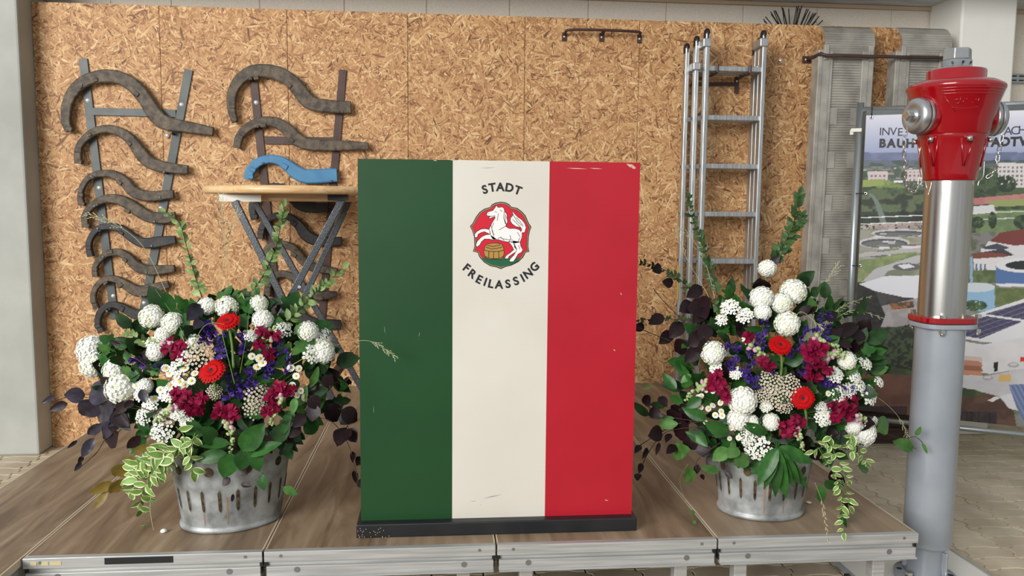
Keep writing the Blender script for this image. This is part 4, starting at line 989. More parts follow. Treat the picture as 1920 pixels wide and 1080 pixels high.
ov = lambda w_: [(0, .02), (.1, w_*.55), (.25, w_*.9), (.42, w_), (.6, w_*.9), (.78, w_*.62), (.9, w_*.32), (1, .01)]
LM = {}
for k in ('copper', 'grey'):
    LM[k] = leaf_mesh('leaf', ov(.40), G[k], .16, .08, .02)
LM['green'] = leaf_mesh('leaf', ov(.24), G['green'], .2, .10)
LM['round'] = leaf_mesh('leaf', ov(.36), G['mid'], .15, .06, .02)
LM['broad'] = leaf_mesh('leaf', ov(.34), G['green'], .15, .10, .015)
LM['dark'] = leaf_mesh('leaf', ov(.32), G['dark'], .2, .1, .02)
LM['privet'] = leaf_mesh('leaf', ov(.30), G['privet'], .15, .12)
LM['privetdark'] = leaf_mesh('leaf', ov(.32), G['privetdark'], .15, .12)
LM['olive'] = leaf_mesh('leaf', ov(.34), G['olive'], .1, .05, .015)
LM['vary'] = leaf_mesh('leaf', ov(.27), [G['vary'], G['cream']], .2, .14, .02, True)
lob = [(0, .02), (.06, .2), (.16, .34), (.26, .26), (.36, .44), (.5, .46), (.58, .26), (.72, .24), (.82, .2), (1, .01)]
LM['lobed'] = leaf_mesh('leaf', lob, G['mid'], .15, .05, .02)
LM['lobedg'] = leaf_mesh('leaf', lob, G['green'], .15, .05, .02)
def leaf_m(b, t, roll=0, width=1.0, tilt=0):
    y = t-b; L = y.length; y = y/L; view = (CAMP-b).normalized()
    z = (view-y*view.dot(y)).normalized(); x = y.cross(z)
    if roll: q = Quaternion(y, roll); z = q @ z; x = q @ x
    return Matrix.Translation(b) @ Matrix((x, y, z)).transposed().to_4x4() @ Matrix.Diagonal((L*width, L, L, 1))
def orient(p, nrm, size, spin=0):
    z = Vector(nrm).normalized(); x = z.orthogonal().normalized(); x = Quaternion(z, spin) @ x; y = z.cross(x)
    return Matrix.Translation(p) @ Matrix((x, y, z)).transposed().to_4x4() @ Matrix.Diagonal((size, size, size, 1))
# ---- bloom meshes (unit radius, facing +Z)
def fib(n):
    for i in range(n):
        z = 1-2*(i+.5)/n; r = math.sqrt(1-z*z); g = i*2.39996; yield Vector((r*math.cos(g), r*math.sin(g), z))
def snowball(seed, mat2):
    R = random.Random(seed); mb = MB()
    mb.lathe([(0, -.9), (.5, -.75), (.8, -.42), (.9, 0), (.8, .42), (.5, .75), (0, .9)], (0, 0, 0), 14, mi=0)
    for d in fib(170):
        d = (d+Vector((R.gauss(0, .06), R.gauss(0, .06), R.gauss(0, .06)))).normalized(); c = d*R.uniform(.9, 1.02)
        a = d.orthogonal().normalized(); a = Quaternion(d, R.random()*6.28) @ a; m = 1 if R.random() < .3 else 0
        for k in range(5):
            q = Quaternion(d, k*1.2566); u = q @ a; v = d.cross(u); s = R.uniform(.12, .165)
            mb.add([c-d*.03, c+u*s*.6+v*s*.48+d*.035, c+u*s+d*.02*R.uniform(-1, 2), c+u*s*.6-v*s*.48+d*.035], [(0, 1, 2, 3)], m)
        mb.add([c+d*.03+a*.03, c+d*.03-a*.03, c+d*.05+d.cross(a)*.03], [(0, 1, 2)], 1)
    return mb.mesh('bloom', [G['white'], mat2])
SB = [snowball(i, G['lime'] if i < 2 else G['white']) for i in range(4)]
def gerbera_mesh():
    mb = MB(); R = random.Random(2)
    for ring, (n, L, w_, z0, z1) in enumerate(((24, 1.0, .135, 0, -.02), (22, .86, .12, .05, .06), (26, .5, .07, .08, .12))):
        for k in range(n):
            g = 2*math.pi*(k+.5*ring)/n+R.uniform(-.03, .03); l = L*R.uniform(.94, 1.03); u = Vector((math.cos(g), math.sin(g), 0)); v = Vector((-u.y, u.x, 0))
            P = []
            for t, ww, zz_ in ((.15, .35, 0), (.45, .8, .035), (.75, 1, .03), (.93, .7, 0), (1, .25, -.02)):
                for s in (-1, 0, 1): P.append(u*(l*t)+v*(s*ww*w_)+Vector((0, 0, z0+(z1)*t+zz_-abs(s)*.02)))
            mb.add(P, [(i*3+j, i*3+j+1, i*3+j+4, i*3+j+3) for i in range(4) for j in range(2)], 0, True)
    return mb.mesh('petals', G['red'])
def gerbera_eye():
    mb = MB(); mb.lathe([(.0, .13), (.12, .14), (.2, .12), (.27, .08), (.3, .03)], (0, 0, 0), 20, mi=0)
    for k in range(34):
        g = k*2.4; r = .27+.02*math.sin(k*5); c = Vector((math.cos(g)*r, math.sin(g)*r, .12)); mb.add([c+Vector((-.025, 0, 0)), c+Vector((.025, 0, 0)), c+Vector((0, 0, .05))], [(0, 1, 2)], 1)
    return mb.mesh('flower_eye', [G['eye'], G['eyering']])
GP, GE = gerbera_mesh(), gerbera_eye()
def daisy_mesh():
    mb = MB()
    for k in range(13):
        g = 2*math.pi*k/13; u = Vector((math.cos(g), math.sin(g), 0)); v = Vector((-u.y, u.x, 0))
        mb.add([u*.2-v*.08, u*.6-v*.2, u*.95-v*.12, u*.95+v*.12, u*.6+v*.2, u*.2+v*.08], [(0, 1, 2, 3, 4, 5)], 0)
    mb.lathe([(0, .2), (.2, .17), (.32, .06), (.36, 0)], (0, 0, 0), 10, mi=1); return mb.mesh('daisy', [G['white'], G['yellow']])
DM = daisy_mesh()
def floret_mesh():   # ruffled snapdragon floret
    R = random.Random(4); mb = MB()
    for k, (ang_, tl, sz) in enumerate(((.5, .5, .62), (2.6, .5, .62), (4.0, -.3, .55), (5.4, -.3, .55), (4.7, .1, .6))):
        u = Vector((math.cos(ang_), math.sin(ang_), .2+tl*.5)).normalized(); v = u.cross(Vector((0, 0, 1))).normalized(); n_ = u.cross(v)
        P = []
        for i in range(5):
            for j in range(5):
                a, b = i/4, j/2-1; P.append(u*(a*sz*1.15)+v*(b*sz*.62*(.35+.8*a))+n_*(.12*math.sin(b*5+k)*a+.1*a*a-.1*b*b)+Vector((0, 0, .25*(1-a))))
        mb.add(P, [(i*5+j, i*5+j+1, (i+1)*5+j+1, (i+1)*5+j) for i in range(4) for j in range(4)], 0, True)
    mb.lathe([(.12, -.75), (.26, -.4), (.3, 0), (.2, .2), (0, .28)], (0, 0, 0), 10, mi=0)
    return mb.mesh('floret', G['mag'])
FM = floret_mesh()
def bud_mesh(m):
    mb = MB(); mb.lathe([(0, -.5), (.3, -.3), (.42, 0), (.3, .4), (.08, .62), (0, .64)], (0, 0, 0), 8); return mb.mesh('bud', m)
BM, BP = bud_mesh(G['bud']), bud_mesh(G['pink'])
def salvia_floret():
    mb = MB()
    for s in (-1, 1):
        mb.add([(0, 0, 0), (.3*s, .35, .2), (.45*s, .9, .1), (.1*s, 1.0, .3), (0, .5, .25)], [(0, 1, 2, 3, 4)], 0)
    mb.add([(0, 0, .1), (.18, .5, .45), (0, .85, .6), (-.18, .5, .45)], [(0, 1, 2, 3)], 0)
    mb.lathe([(.05, -.1), (.16, .1), (.1, .3)], (0, 0, 0), 6, mi=1, ax=(0, 1, .2)); return mb.mesh('salvia_floret', [G['violet'], G['plum']])
SM = salvia_floret()
def tuft(seed, mats, n=44, r0=.14, r1=.2, spread=1.0, flat_=.55, eye=True):   # many small white florets in a flat head
    R = random.Random(seed); mb = MB()
    for i in range(n):
        g = i*2.4; rr_ = math.sqrt((i+.5)/n)*spread; c = Vector((math.cos(g)*rr_, math.sin(g)*rr_, flat_*(1-rr_*rr_)*.8+R.uniform(-.1, .1)))
        s = R.uniform(r0, r1); d = (c*.6+Vector((0, 0, 1))).normalized(); a = d.orthogonal().normalized(); a = Quaternion(d, R.random()*6) @ a
        for k in range(5):
            u = Quaternion(d, k*1.2566) @ a; v = d.cross(u)
            mb.add([c, c+u*s*.6+v*s*.45+d*.03, c+u*s+d*.03, c+u*s*.6-v*s*.45+d*.03], [(0, 1, 2, 3)], 0)
        if eye: mb.lathe([(s*.32, s*.1), (s*.2, s*.3), (0, s*.34)], c, 5, mi=1, ax=d)
        if i % 3 == 0: mb.tube([c, c*.4-Vector((0, 0, .7))], .015, 3, mi=2, cap=False)
    return mb.mesh('flower_head', mats)
TW = [tuft(i, [G['white'], G['lime'], G['stem']]) for i in range(2)]
TC_ = [tuft(7+i, [G['creamb'], G['brown'], G['twig']], 52, .10, .13, 1.0, .7) for i in range(2)]
TL = tuft(12, [G['white'], G['bud'], G['stem']], 40, .10, .2, 1.0, .6)

class Arr:
    def __init__(s, name, label, cx, cy, rx, ry, Yc, D, base):
        s.c = (cx, cy, rx, ry, Yc, D); s.root = thing(name, base, label, 'flower arrangement', 'flower arrangements')
        s.ctr = at(cx, cy+40, Yc+.06); s.base = Vector(base)
    def Y(s, x, y, o=0):
        cx, cy, rx, ry, Yc, D = s.c
        k = 1-((x-cx)/rx)**2-((y-cy)/ry*(.5 if y > cy else 1))**2
        return Yc-D*math.sqrt(max(k, 0))+(.03*min(-k, 1.5) if k < 0 else 0)+o
    def P(s, x, y, o=0):
        p = at(x, y, s.Y(x, y, o))
        if p.z < ZS+.012 and p.y > SF: p = at(x, y, Z=ZS+.012)
        if p.z < ZS+.012 and p.y < SF+.02: p = at(x, y, SF-.03)
        return p
    def nrm(s, p, k=.6): return ((p-s.ctr).normalized()*k+(CAMP-p).normalized()*(1-k)+Vector((0, 0, .15))).normalized()
    def stem_to(s, p, m='stem', r=.0022, parent=None, nm='stem'):
        b = s.ctr+Vector((0, 0, -.16)); mid = p.lerp(b, .5)+Vector((0, .02, .03))
        return MB().tube(catmull([p, mid, b], 4), r, 5).build(nm, G[m], parent or s.root)
    def ball(s, x, y, d, o=0, v=None, sq=.92):
        p = s.P(x, y, o); r = px(d/2, p.y)
        m = orient(p, s.nrm(p, .7), r, random.random()*6) @ Matrix.Diagonal((1, 1, sq, 1))
        o_ = place('snowball_bloom', SB[random.randrange(4) if v is None else v], s.root, m); s.stem_to(p+Vector((0, .02, -.01)), parent=o_); return o_
    def gerb(s, x, y, d, n, o=-.03, stem=None):
        p = s.P(x, y, o); r = px(d/2, p.y); m = orient(p, n, r, .4)
        g = place('gerbera', GP, s.root, m)
        place('flower_eye', GE, g, m)
        e = at(*stem, s.Y(*stem, -.0)); MB().tube(catmull([p-Vector(n).normalized()*.004, p.lerp(e, .5)+Vector((.004, 0, 0)), e], 5), .0042, 8).build('stem', G['stem'], g)
    def leaf(s, kind, b, t, wpx=None, roll=None, ob=0, ot=0, parent=None, name='leaf'):
        pb, pt = s.P(*b, ob), s.P(*t, ot)
        L = math.hypot(t[0]-b[0], t[1]-b[1])
        base_w = {'copper': .8, 'grey': .8, 'green': .48, 'round': .72, 'broad': .68, 'dark': .64, 'privet': .6, 'privetdark': .64, 'olive': .68, 'vary': .54, 'lobed': .92, 'lobedg': .92}[kind]
        wd = 1 if wpx is None else max(.4, min(2.2, wpx/(L*base_w)))
        return place(name, LM[kind], parent or s.root, leaf_m(pb, pt, random.uniform(-.45, .45) if roll is None else roll, wd))
    def daisy(s, x, y, d=15, o=-.01):
        p = s.P(x, y, o); n = (s.nrm(p, .4)+Vector((random.gauss(0, .25), random.gauss(0, .2), random.gauss(0, .25)))).normalized()
        g = place('daisy', DM, s.root, orient(p, n, px(d/2, p.y), random.random()*6))
        MB().tube(catmull([p, p.lerp(s.ctr, .2)+Vector((0, 0, -.02)), p.lerp(s.ctr, .5)+Vector((0, 0, -.02))], 3), .0012, 4).build('stem', G['stem'], g)
    def head(s, mesh, x, y, d, name, o=0, k=.6):
        p = s.P(x, y, o); g = place(name, mesh, s.root, orient(p, s.nrm(p, k), px(d/2, p.y), random.random()*6)); s.stem_to(p+Vector((0, .03, -.02)), parent=g, r=.0016); return g
    def snap(s, florets, path, d=32, bud0=17, nb=14, o=-.015):
        # path: spike from first floret to tip
        Q = catmull([s.P(x, y, o) for x, y in path], 8)
        sp = MB().tube(Q, [.0035-.002*i/len(Q) for i in range(len(Q))], 6).build('snapdragon', G['stem'], s.root)
        for x, y in florets:
            p = s.P(x, y, o-.005); n = (s.nrm(p, .4)+Vector((random.gauss(0, .4), random.gauss(0, .2), random.gauss(0, .4)))).normalized()
            place('floret', FM, sp, orient(p, n, px(d/2, p.y)*random.uniform(.95, 1.2), random.random()*6))
        for i in range(nb):
            f = .25+.75*i/nb; q = Q[min(int(f*len(Q)), len(Q)-1)]; sz = px(bud0/2, q.y)*(1.15-.75*i/nb)
            for k in range(2):
                dd = Vector((random.gauss(0, 1), random.gauss(-.3, .7), random.gauss(0, 1))).normalized()
                place('bud', BP if i < nb*.22 and k else BM, sp, orient(q+dd*sz*.7, dd, sz*1.25, 0))
    def salvia(s, path, n=16, d=15, o=0):
        Q = catmull([s.P(x, y, o) for x, y in path], 8)
        sp = MB().tube(Q, .0018, 5).build('salvia_spike', G['plum'], s.root)
        for i in range(n):
            q = Q[int((i+.5)/n*(len(Q)-1))]; dd = Vector((random.gauss(0, 1), random.gauss(-.6, .6), random.gauss(0, .7))).normalized()
            sz = px(d, q.y)*random.uniform(.75, 1.1)*(1-.35*i/n); z = dd.orthogonal().normalized(); z = Quaternion(dd, random.random()*6) @ z
            place('floret', SM, sp, Matrix.Translation(q) @ Matrix((dd.cross(z), dd, z)).transposed().to_4x4() @ Matrix.Diagonal((sz, sz, sz, 1)))
    def branch(s, path, kind, lsz, step, stem='twig', o=0, r=.0022, name='branch', spread=1.0, start=.12, paired=True, wratio=None):
        Q = catmull([s.P(x, y, o) for x, y in path], 14); n = len(Q)
        sp = MB().tube(Q, [r*(1-.65*i/n) for i in range(n)], 6).build(name, G[stem], s.root)
        tot = sum((Q[i+1]-Q[i]).length for i in range(n-1)); acc = 0; nxt = tot*start; k = 0
        for i in range(n-1):
            acc += (Q[i+1]-Q[i]).length
            while acc >= nxt:
                t = (Q[i+1]-Q[i]).normalized()
                for sgn in ((-1, 1) if (paired and random.random() < .55) else (random.choice((-1, 1)),)):
                    vd = (CAMP-Q[i]).normalized(); sd = t.cross(vd).normalized()*sgn; ph = random.uniform(-1.2, 1.2)
                    d = (t*random.uniform(.5, .9)+sd*spread*math.cos(ph)+vd*math.sin(ph)*.7).normalized()
                    L = px(lsz, Q[i].y)*random.uniform(.55, 1.1)*(1-.25*acc/tot)
                    place('leaf', LM[kind], sp, leaf_m(Q[i], Q[i]+d*L, random.uniform(-.9, .9), wratio or 1))
                nxt += px(step, Q[i].y)*random.uniform(.8, 1.2); k += 1
        e = Q[-1]; t = (Q[-1]-Q[-2]).normalized(); place('leaf', LM[kind], sp, leaf_m(e, e+t*px(lsz*.8, e.y), random.uniform(-.6, .6), wratio or 1))
        return sp
    def grass(s, path, heads=0, o=0, m='straw', r=.0011, hl=26, tail=.35):
        Q = catmull([s.P(x, y, o) for x, y in path], 12); n = len(Q)
        sp = MB().tube(Q, [r*(1-.5*i/n) for i in range(n)], 4).build('grass_stalk', G[m], s.root)
        mb = MB()
        for i in range(heads):
            f = 1-tail+tail*(i+.5)/heads; k = min(int(f*(n-1)), n-2); q = Q[k]; t = (Q[k+1]-Q[k]).normalized(); vd = (CAMP-q).normalized(); sd = t.cross(vd)*((-1)**i)
            L = px(hl, q.y)*random.uniform(.6, 1)*(1.1-.6*f)
            for j in range(3):
                d = (t*.9+sd*random.uniform(.15, .5)+Vector((0, 0, -.15))).normalized(); a = q+d*L*(.3+.3*j); mb.tube([a, a+d*.004, a+d*.008], [.0004, .0013, .0003], 4)
            mb.tube([q, q+(t*.9+sd*.3).normalized()*L], .0005, 3)
        if heads: tag(mb.build('seed_head', G['seed'], sp), kind='stuff')
        return sp
    def filler(s, n, kinds, ex=.92, sz=(26, 46), seed=1):
        R = random.Random(seed); cx, cy, rx, ry, Yc, D = s.c
        for mk in kinds:
            mb = MB()
            for i in range(n):
                while 1:
                    u, v = R.uniform(-1, 1), R.uniform(-1, 1)
                    if u*u+v*v < 1: break
                x, y = cx+u*rx*ex, cy+v*ry*ex
                p = s.P(x, y, R.uniform(.025, .11)); d = ((p-s.ctr).normalized()+Vector((R.gauss(0, .6), R.gauss(0, .4), R.gauss(0, .6)))).normalized()
                mt = leaf_m(p, p+d*px(R.uniform(*sz), p.y), R.uniform(-1, 1), R.uniform(.7, 1.2)); me = LM[mk]
                mb.add([mt @ vv_.co for vv_ in me.vertices], [tuple(f.vertices) for f in me.polygons], 0, True)
            tag(mb.build('filler_foliage', G[{'dark': 'dark', 'broad': 'green', 'round': 'mid', 'copper': 'copper', 'lobedg': 'green'}[mk]], s.root), kind='stuff')

def planter(cx, cy, a, b, rot, h, rb, name, label, hole0):
    t = thing(name, (cx, cy, ZS), label, 'planter', 'zinc planters')
    sy = b/a; H = h
    prof = [(0, .004), (rb-.006, .004), (rb+.004, .001), (rb+.006, .006), (rb+.006, .013), (rb+.001, .017), (rb, .022)]
    for k in range(1, 7): prof.append((rb+(a-rb)*k/6, .022+(H-.03)*k/6))
    prof += [(a+.006, H-.004), (a+.007, H), (a+.003, H+.003), (a-.004, H), (a-.008, H-.03), (rb-.01, .03)]
    C = Vector((cx, cy, ZS+.0005))
    MB().lathe(prof, C, 64, sy=sy, rot=rot).build('bucket', M['zincpot'], t)
    rim = MB().lathe([(a*.93, H-.022), (0, H-.01)], C, 40, sy=sy, rot=rot).build('filling', M['soil'], t)
    def surf(g, z, o=.001):
        r = rb+(a-rb)*(z-.022)/(H-.03)+o; x, y = r*math.cos(g-rot), r*math.sin(g-rot)*sy
        return C+Vector((x*math.cos(rot)-y*math.sin(rot), x*math.sin(rot)+y*math.cos(rot), z))
    n = 20
    for k in range(n):
        g = 2*math.pi*(k+hole0)/n
        P = [surf(g+dg, z, .0015) for dg, z in ((-.03, .085), (.0, .075), (.03, .085), (.032, .145), (.0, .154), (-.032, .145))]
        MB().poly(P).build('slot', M['soil'], t)
        P2 = [surf(g+dg, z, .0008) for dg, z in ((-.042, .085), (.0, .069), (.042, .085), (.045, .145), (.0, .160), (-.045, .145))]
        MB().poly(P2).build('slot_rim', M['zincpot'], t)
        if k % 2 == 0:
            g2 = 2*math.pi*(k+hole0+.5)/n
            P = [surf(g2+.085*math.cos(q/16*6.2832), H-.055+.0165*math.sin(q/16*6.2832), .0015) for q in range(16)]
            MB().poly(P).build('round_hole', M['soil'], t)
    for g, w_ in ((4.45, .02), (4.9, .015)):
        P = [surf(g-w_, .13, .0006), surf(g+w_, .13, .0006), surf(g+w_*.5, .03, .0006), surf(g-w_*.6, .03, .0006)]
        MB().poly(P).build('rust_streak', M['rust'], t)
    return t
planter(-.722, 2.825, .205, .165, .42, .275, .168, 'zinc_planter', 'oval weathered zinc bucket with slots, left of the lectern', .2)
planter(1.175, 2.79, .178, .150, -.1, .235, .150, 'zinc_planter', 'weathered zinc bucket with slots, right of the lectern near the hydrant', .5)

# ---- left arrangement
A1 = Arr('flower_arrangement', 'lush arrangement left of the lectern: white snowballs, red gerberas, dark purple leaves', 415, 705, 245, 170, 2.82, .20, (-.722, 2.825, ZS+.27))
A1.filler(70, ('dark', 'broad', 'dark', 'lobedg'), .9, seed=1); A1.filler(26, ('round', 'copper'), .85, seed=2)
MB().lathe([(0, -.12), (.10, -.1), (.15, 0), (.11, .09), (0, .12)], A1.ctr+Vector((0, .02, .0)), 16).build('foam_core', G['dark'], A1.root)
for a in ((172,656,56),(176,682,52),(215,694,44),(228,727,62),(285,594,46),(324,606,42),(306,628,32),(388,574,34),(426,576,42),(486,570,34),(493,600,40),(578,622,40),(607,660,44),(292,660,34),(272,724,30)): A1.ball(*a)
A1.gerb(427, 602, 44, (-.08, -.62, .78), stem=(438, 690)); A1.gerb(397, 695, 52, (-.22, -.72, .62), stem=(404, 752))
A1.snap([(330,735),(350,738),(366,752),(345,757),(378,748),(336,748),(358,768),(372,768)], [(352,748),(318,768),(290,792)])
A1.snap([(315,655),(335,656),(345,670),(325,645),(344,645),(330,668)], [(332,652),(300,640),(258,642)], o=.0)
A1.snap([(413,766),(436,768),(425,778),(408,775),(440,778)], [(425,772),(432,805),(433,848)])
A1.snap([(505,748),(530,735),(545,732),(515,762),(500,772),(524,724),(512,735)], [(531,722),(522,760),(508,797)])
A1.snap([(490,622),(502,632),(486,648),(503,665),(517,630)], [(500,640),(505,625),(520,612)], nb=6)
for p in ([(472,728),(468,688)],[(508,692),(520,655),(526,622)],[(398,628),(390,598)],[(432,748),(425,715),(438,698)],[(457,738),(448,712)],[(415,662),(418,618)],[(302,692),(272,682),(248,672)],[(384,640),(396,598)],[(500,702),(503,658)],[(462,660),(455,620)],[(535,690),(540,650)]): A1.salvia(p)
for a in ((378,668,52),(372,645,36),(483,742,52),(478,765,44),(402,735,30)): A1.head(TC_[random.randrange(2)], *a, 'cream_cluster')
for a in ((265,738,30),(282,760,34),(335,690,34),(345,668,30),(315,738,34),(285,642,24),(330,726,30),(362,640,30),(300,778,28),(584,662,40),(600,640,34),(470,630,26),(350,790,26),(330,772,30)): A1.head(TW[random.randrange(2)], *a, 'white_cluster')
for a in ((269,781,32),(304,808,46),(530,618,34),(612,628,26),(335,775,30)): A1.head(TL, *a, 'lacecap_bloom', -.01)
for a in ((472,668),(487,672),(492,681),(482,688),(545,690),(560,691),(555,705),(557,741),(564,733),(545,736),(318,700),(331,706),(346,690),(350,680),(337,716),(300,731),(320,722),(346,721),(359,714),(290,748),(255,722),(500,768),(310,690),(365,700),(548,722),(570,745)): A1.daisy(*a, d=random.uniform(13, 18))
for k, b, t, wd in (('lobedg',(204,672),(172,698),30),('lobedg',(206,660),(188,648),18),('lobed',(245,690),(222,702),20),('lobedg',(262,700),(232,716),24),('lobedg',(250,680),(228,664),22),('lobed',(300,700),(270,690),20),
   ('lobed',(575,640),(548,664),26),('lobed',(592,650),(570,668),26),('lobed',(556,610),(566,630),22),('lobedg',(604,655),(606,684),24),('lobedg',(572,625),(590,645),26),('round',(582,726),(599,688),16),('round',(560,760),(575,725),18),
   ('lobedg',(355,630),(330,622),22),('lobedg',(340,590),(352,612),22),('lobedg',(450,590),(462,612),24),('lobedg',(455,560),(470,585),26),('lobed',(420,560),(408,545),20),('lobedg',(370,645),(350,630),24),('lobedg',(520,690),(540,665),22),('lobedg',(545,770),(535,800),30)):
    A1.leaf(k, b, t, wd, ob=.0, ot=-.015)
c1 = crop(330, 700, 3.273)
for k, b, t, wd in (('broad',(400,470),(535,320),120),('green',(440,500),(630,420),80),('broad',(340,490),(295,650),130),('broad',(420,470),(400,600),115),('broad',(470,465),(515,605),95),('green',(310,490),(105,535),95),('green',(330,430),(120,425),80),
   ('broad',(530,620),(535,722),70),('round',(655,700),(748,745),55),('lobedg',(690,250),(655,380),80),('round',(730,150),(715,250),50),('broad',(240,430),(170,330),90),('lobedg',(140,300),(60,380),120),('dark',(600,420),(690,300),90)):
    A1.leaf(k, c1(*b), c1(*t), wd/3.273, ob=-.02, ot=-.05)
for k, b, t, wd in (('copper',(850,190),(830,295),100),('copper',(930,190),(1000,300),110),('copper',(1015,225),(1125,295),95),('copper',(1045,335),(990,428),75),('copper',(1060,340),(1100,420),75),('copper',(1140,515),(1112,558),38),('copper',(1092,598),(1108,668),34),('copper',(1120,655),(1145,697),34),
   ('copper',(760,330),(695,390),70),('copper',(900,20),(965,75),80),('copper',(330,640),(285,690),60),('copper',(385,590),(435,625),45),('copper',(400,680),(462,690),30),('copper',(350,740),(345,790),24),('copper',(1085,480),(1085,540),26),('copper',(820,140),(880,220),90),('copper',(790,250),(720,330),80)):
    A1.leaf(k, c1(*b), c1(*t), wd/3.273, ob=-.12 if b[0] > 980 else -.03, ot=-.16 if b[0] > 980 else -.05)
tw = MB().tube(catmull([A1.P(*c1(820,260), -.02), A1.P(*c1(960,300), -.08), A1.P(*c1(1050,420), -.12), A1.P(*c1(1095,560), -.15), A1.P(*c1(1120,660), -.16)], 6), .0014, 5).build('twig', G['twig'], A1.root)
cL, cM = crop(60, 540, 4.153), crop(80, 760, 4.319)
for cv, k, b, t, wd in ((cL,'grey',(415,830),(245,840),150),(cL,'grey',(590,865),(430,750),140),(cL,'grey',(180,840),(75,895),50),(cL,'copper',(275,895),(130,955),90),(cL,'grey',(510,875),(365,1015),140),(cL,'grey',(640,905),(460,1040),140),(cL,'copper',(640,950),(735,1075),120),(cL,'copper',(560,775),(605,720),60),
   (cL,'copper',(790,880),(715,935),70),(cL,'grey',(850,790),(880,890),60),(cL,'grey',(1310,130),(1220,245),105),(cL,'grey',(1320,250),(1265,310),60),(cL,'copper',(690,440),(595,412),40),(cM,'grey',(475,145),(350,262),65),(cM,'grey',(555,120),(490,285),85),(cM,'grey',(412,265),(312,425),95),(cM,'copper',(610,215),(462,315),105),
   (cM,'copper',(790,245),(680,362),90),(cM,'copper',(280,285),(200,347),36),(cM,'copper',(325,412),(290,470),36),(cM,'grey',(312,460),(262,532),46),(cL,'copper',(700,980),(640,1080),90),(cL,'copper',(740,900),(640,960),100),(cM,'copper',(600,60),(690,200),100)):
    A1.leaf(k, cv(*b), cv(*t), wd/(4.153 if cv is cL else 4.319), ob=-.03, ot=-.06)
A1.leaf('copper', (440,560), (408,545), 26, ob=.05, ot=.06)
for P in ([(330,790),(250,760),(160,745)],[(300,770),(200,760),(130,745),(95,758)],[(310,790),(220,800),(180,850),(145,880)],[(280,690),(245,665),(222,648)]):
    MB().tube(catmull([A1.P(x, y, -.02) for x, y in P], 6), .0015, 5).build('twig', G['twig'], A1.root)
for b, t, wd in (((740,440),(655,440),80),((695,475),(565,600),85),((565,620),(372,725),95),((525,700),(412,842),75),((645,600),(540,732),75),((860,325),(722,385),70)): A1.leaf('olive', cM(*b), cM(*t), wd/4.319, ob=-.05, ot=-.08)
for P in ([(372,815),(340,838),(300,858),(265,885),(250,922)],[(352,830),(312,852),(284,890),(266,925),(262,955)],[(366,812),(356,845),(362,880)],[(345,835),(322,868),(296,895)],[(335,840),(290,850),(255,875),(240,905)],[(330,800),(345,820),(325,850)]):
    A1.branch(P, 'vary', 36, 15, 'stem', -.06, .0018, 'variegated_sprig')
A1.branch([(380,562),(362,505),(348,455),(336,418),(310,398)], 'privet', 18, 6); A1.branch([(440,585),(488,525),(514,472),(525,430),(532,388)], 'privet', 20, 6)
A1.branch([(515,625),(560,582),(592,548),(615,528),(642,503)], 'privet', 22, 6); A1.branch([(325,650),(285,648),(258,634),(238,628)], 'privet', 18, 8)
A1.branch([(575,735),(620,720),(648,716)], 'copper', 22, 24); A1.branch([(330,890),(300,930),(275,960),(272,985)], 'privet', 12, 40, 'stem', -.06, .0009, 'trailing_sprig', paired=False, start=.5)
A1.grass([(428,600),(424,500),(418,420),(414,372)], 14, .02, hl=34, tail=.6); A1.grass([(400,610),(415,520),(432,440),(446,400)], 8, .02, hl=30)
A1.grass([(545,686),(600,656),(650,643),(695,640),(740,668)], 10, -.27, hl=26, tail=.26); A1.grass([(345,640),(310,545),(268,462),(215,420),(166,402)], 10, -.02, hl=30, tail=.35)
A1.grass([(360,660),(330,600),(290,540),(268,500)], 0, -.02, 'stem'); A1.grass([(450,700),(462,630),(468,580),(480,530)], 4, -.02, 'stem', hl=20); A1.grass([(440,720),(420,640),(412,600)], 0, -.03, 'stem', .0016)
A1.grass([(360,650),(385,610),(420,608),(440,620)], 0, -.04, 'stem', .0016)
A1.grass([(283,932),(282,960),(288,995)], 0, -.06, 'straw', .0016)
tag(MB().lathe([(0, .012), (.008, .01), (.012, .003), (.006, 0)], at(307, 998, Z=ZS+.0008), 7).build('fallen_petal', G['white']), 'small white petal lying on the stage before the left zinc bucket', 'petal')

# ---- right arrangement
A2 = Arr('flower_arrangement', 'lush arrangement right of the lectern: white snowballs, two gerberas, fan of glossy leaves', 1462, 705, 205, 195, 2.79, .19, (1.175, 2.79, ZS+.23))
A2.filler(75, ('dark', 'broad', 'dark', 'lobedg'), .9, seed=3); A2.filler(26, ('round', 'copper'), .85, seed=4)
MB().lathe([(0, -.12), (.10, -.1), (.14, 0), (.11, .09), (0, .12)], A2.ctr+Vector((0, .02, .0)), 16).build('foam_core', G['dark'], A2.root)
for a in ((1439,503,36),(1428,558,46),(1487,547,52),(1466,568,42),(1430,585,34),(1476,607,50),(1337,661,48),(1392,752,58),(1385,786,46),(1408,795,38),(1445,791,36),(1588,676,38),(1618,812,54),(1600,800,34)): A2.ball(*a)
A2.gerb(1463, 647, 47, (-.02, -.72, .68), stem=(1464, 705)); A2.gerb(1505, 746, 48, (-.25, -.95, .15), stem=(1512, 800))
A2.snap([(1335,710),(1352,720),(1356,737),(1340,726),(1362,748),(1346,702),(1330,725)], [(1340,715),(1310,726),(1286,748)])
A2.snap([(1510,655),(1526,645),(1537,660),(1515,671),(1542,650),(1525,673)], [(1515,632),(1552,642),(1590,668)])
A2.snap([(1520,690),(1540,684),(1551,695),(1515,705),(1532,706)], [(1530,680),(1570,662),(1604,692)])
A2.snap([(1560,760),(1580,755),(1596,766),(1570,776),(1590,781),(1564,786),(1602,750),(1580,770)], [(1590,772),(1620,790),(1648,808)])
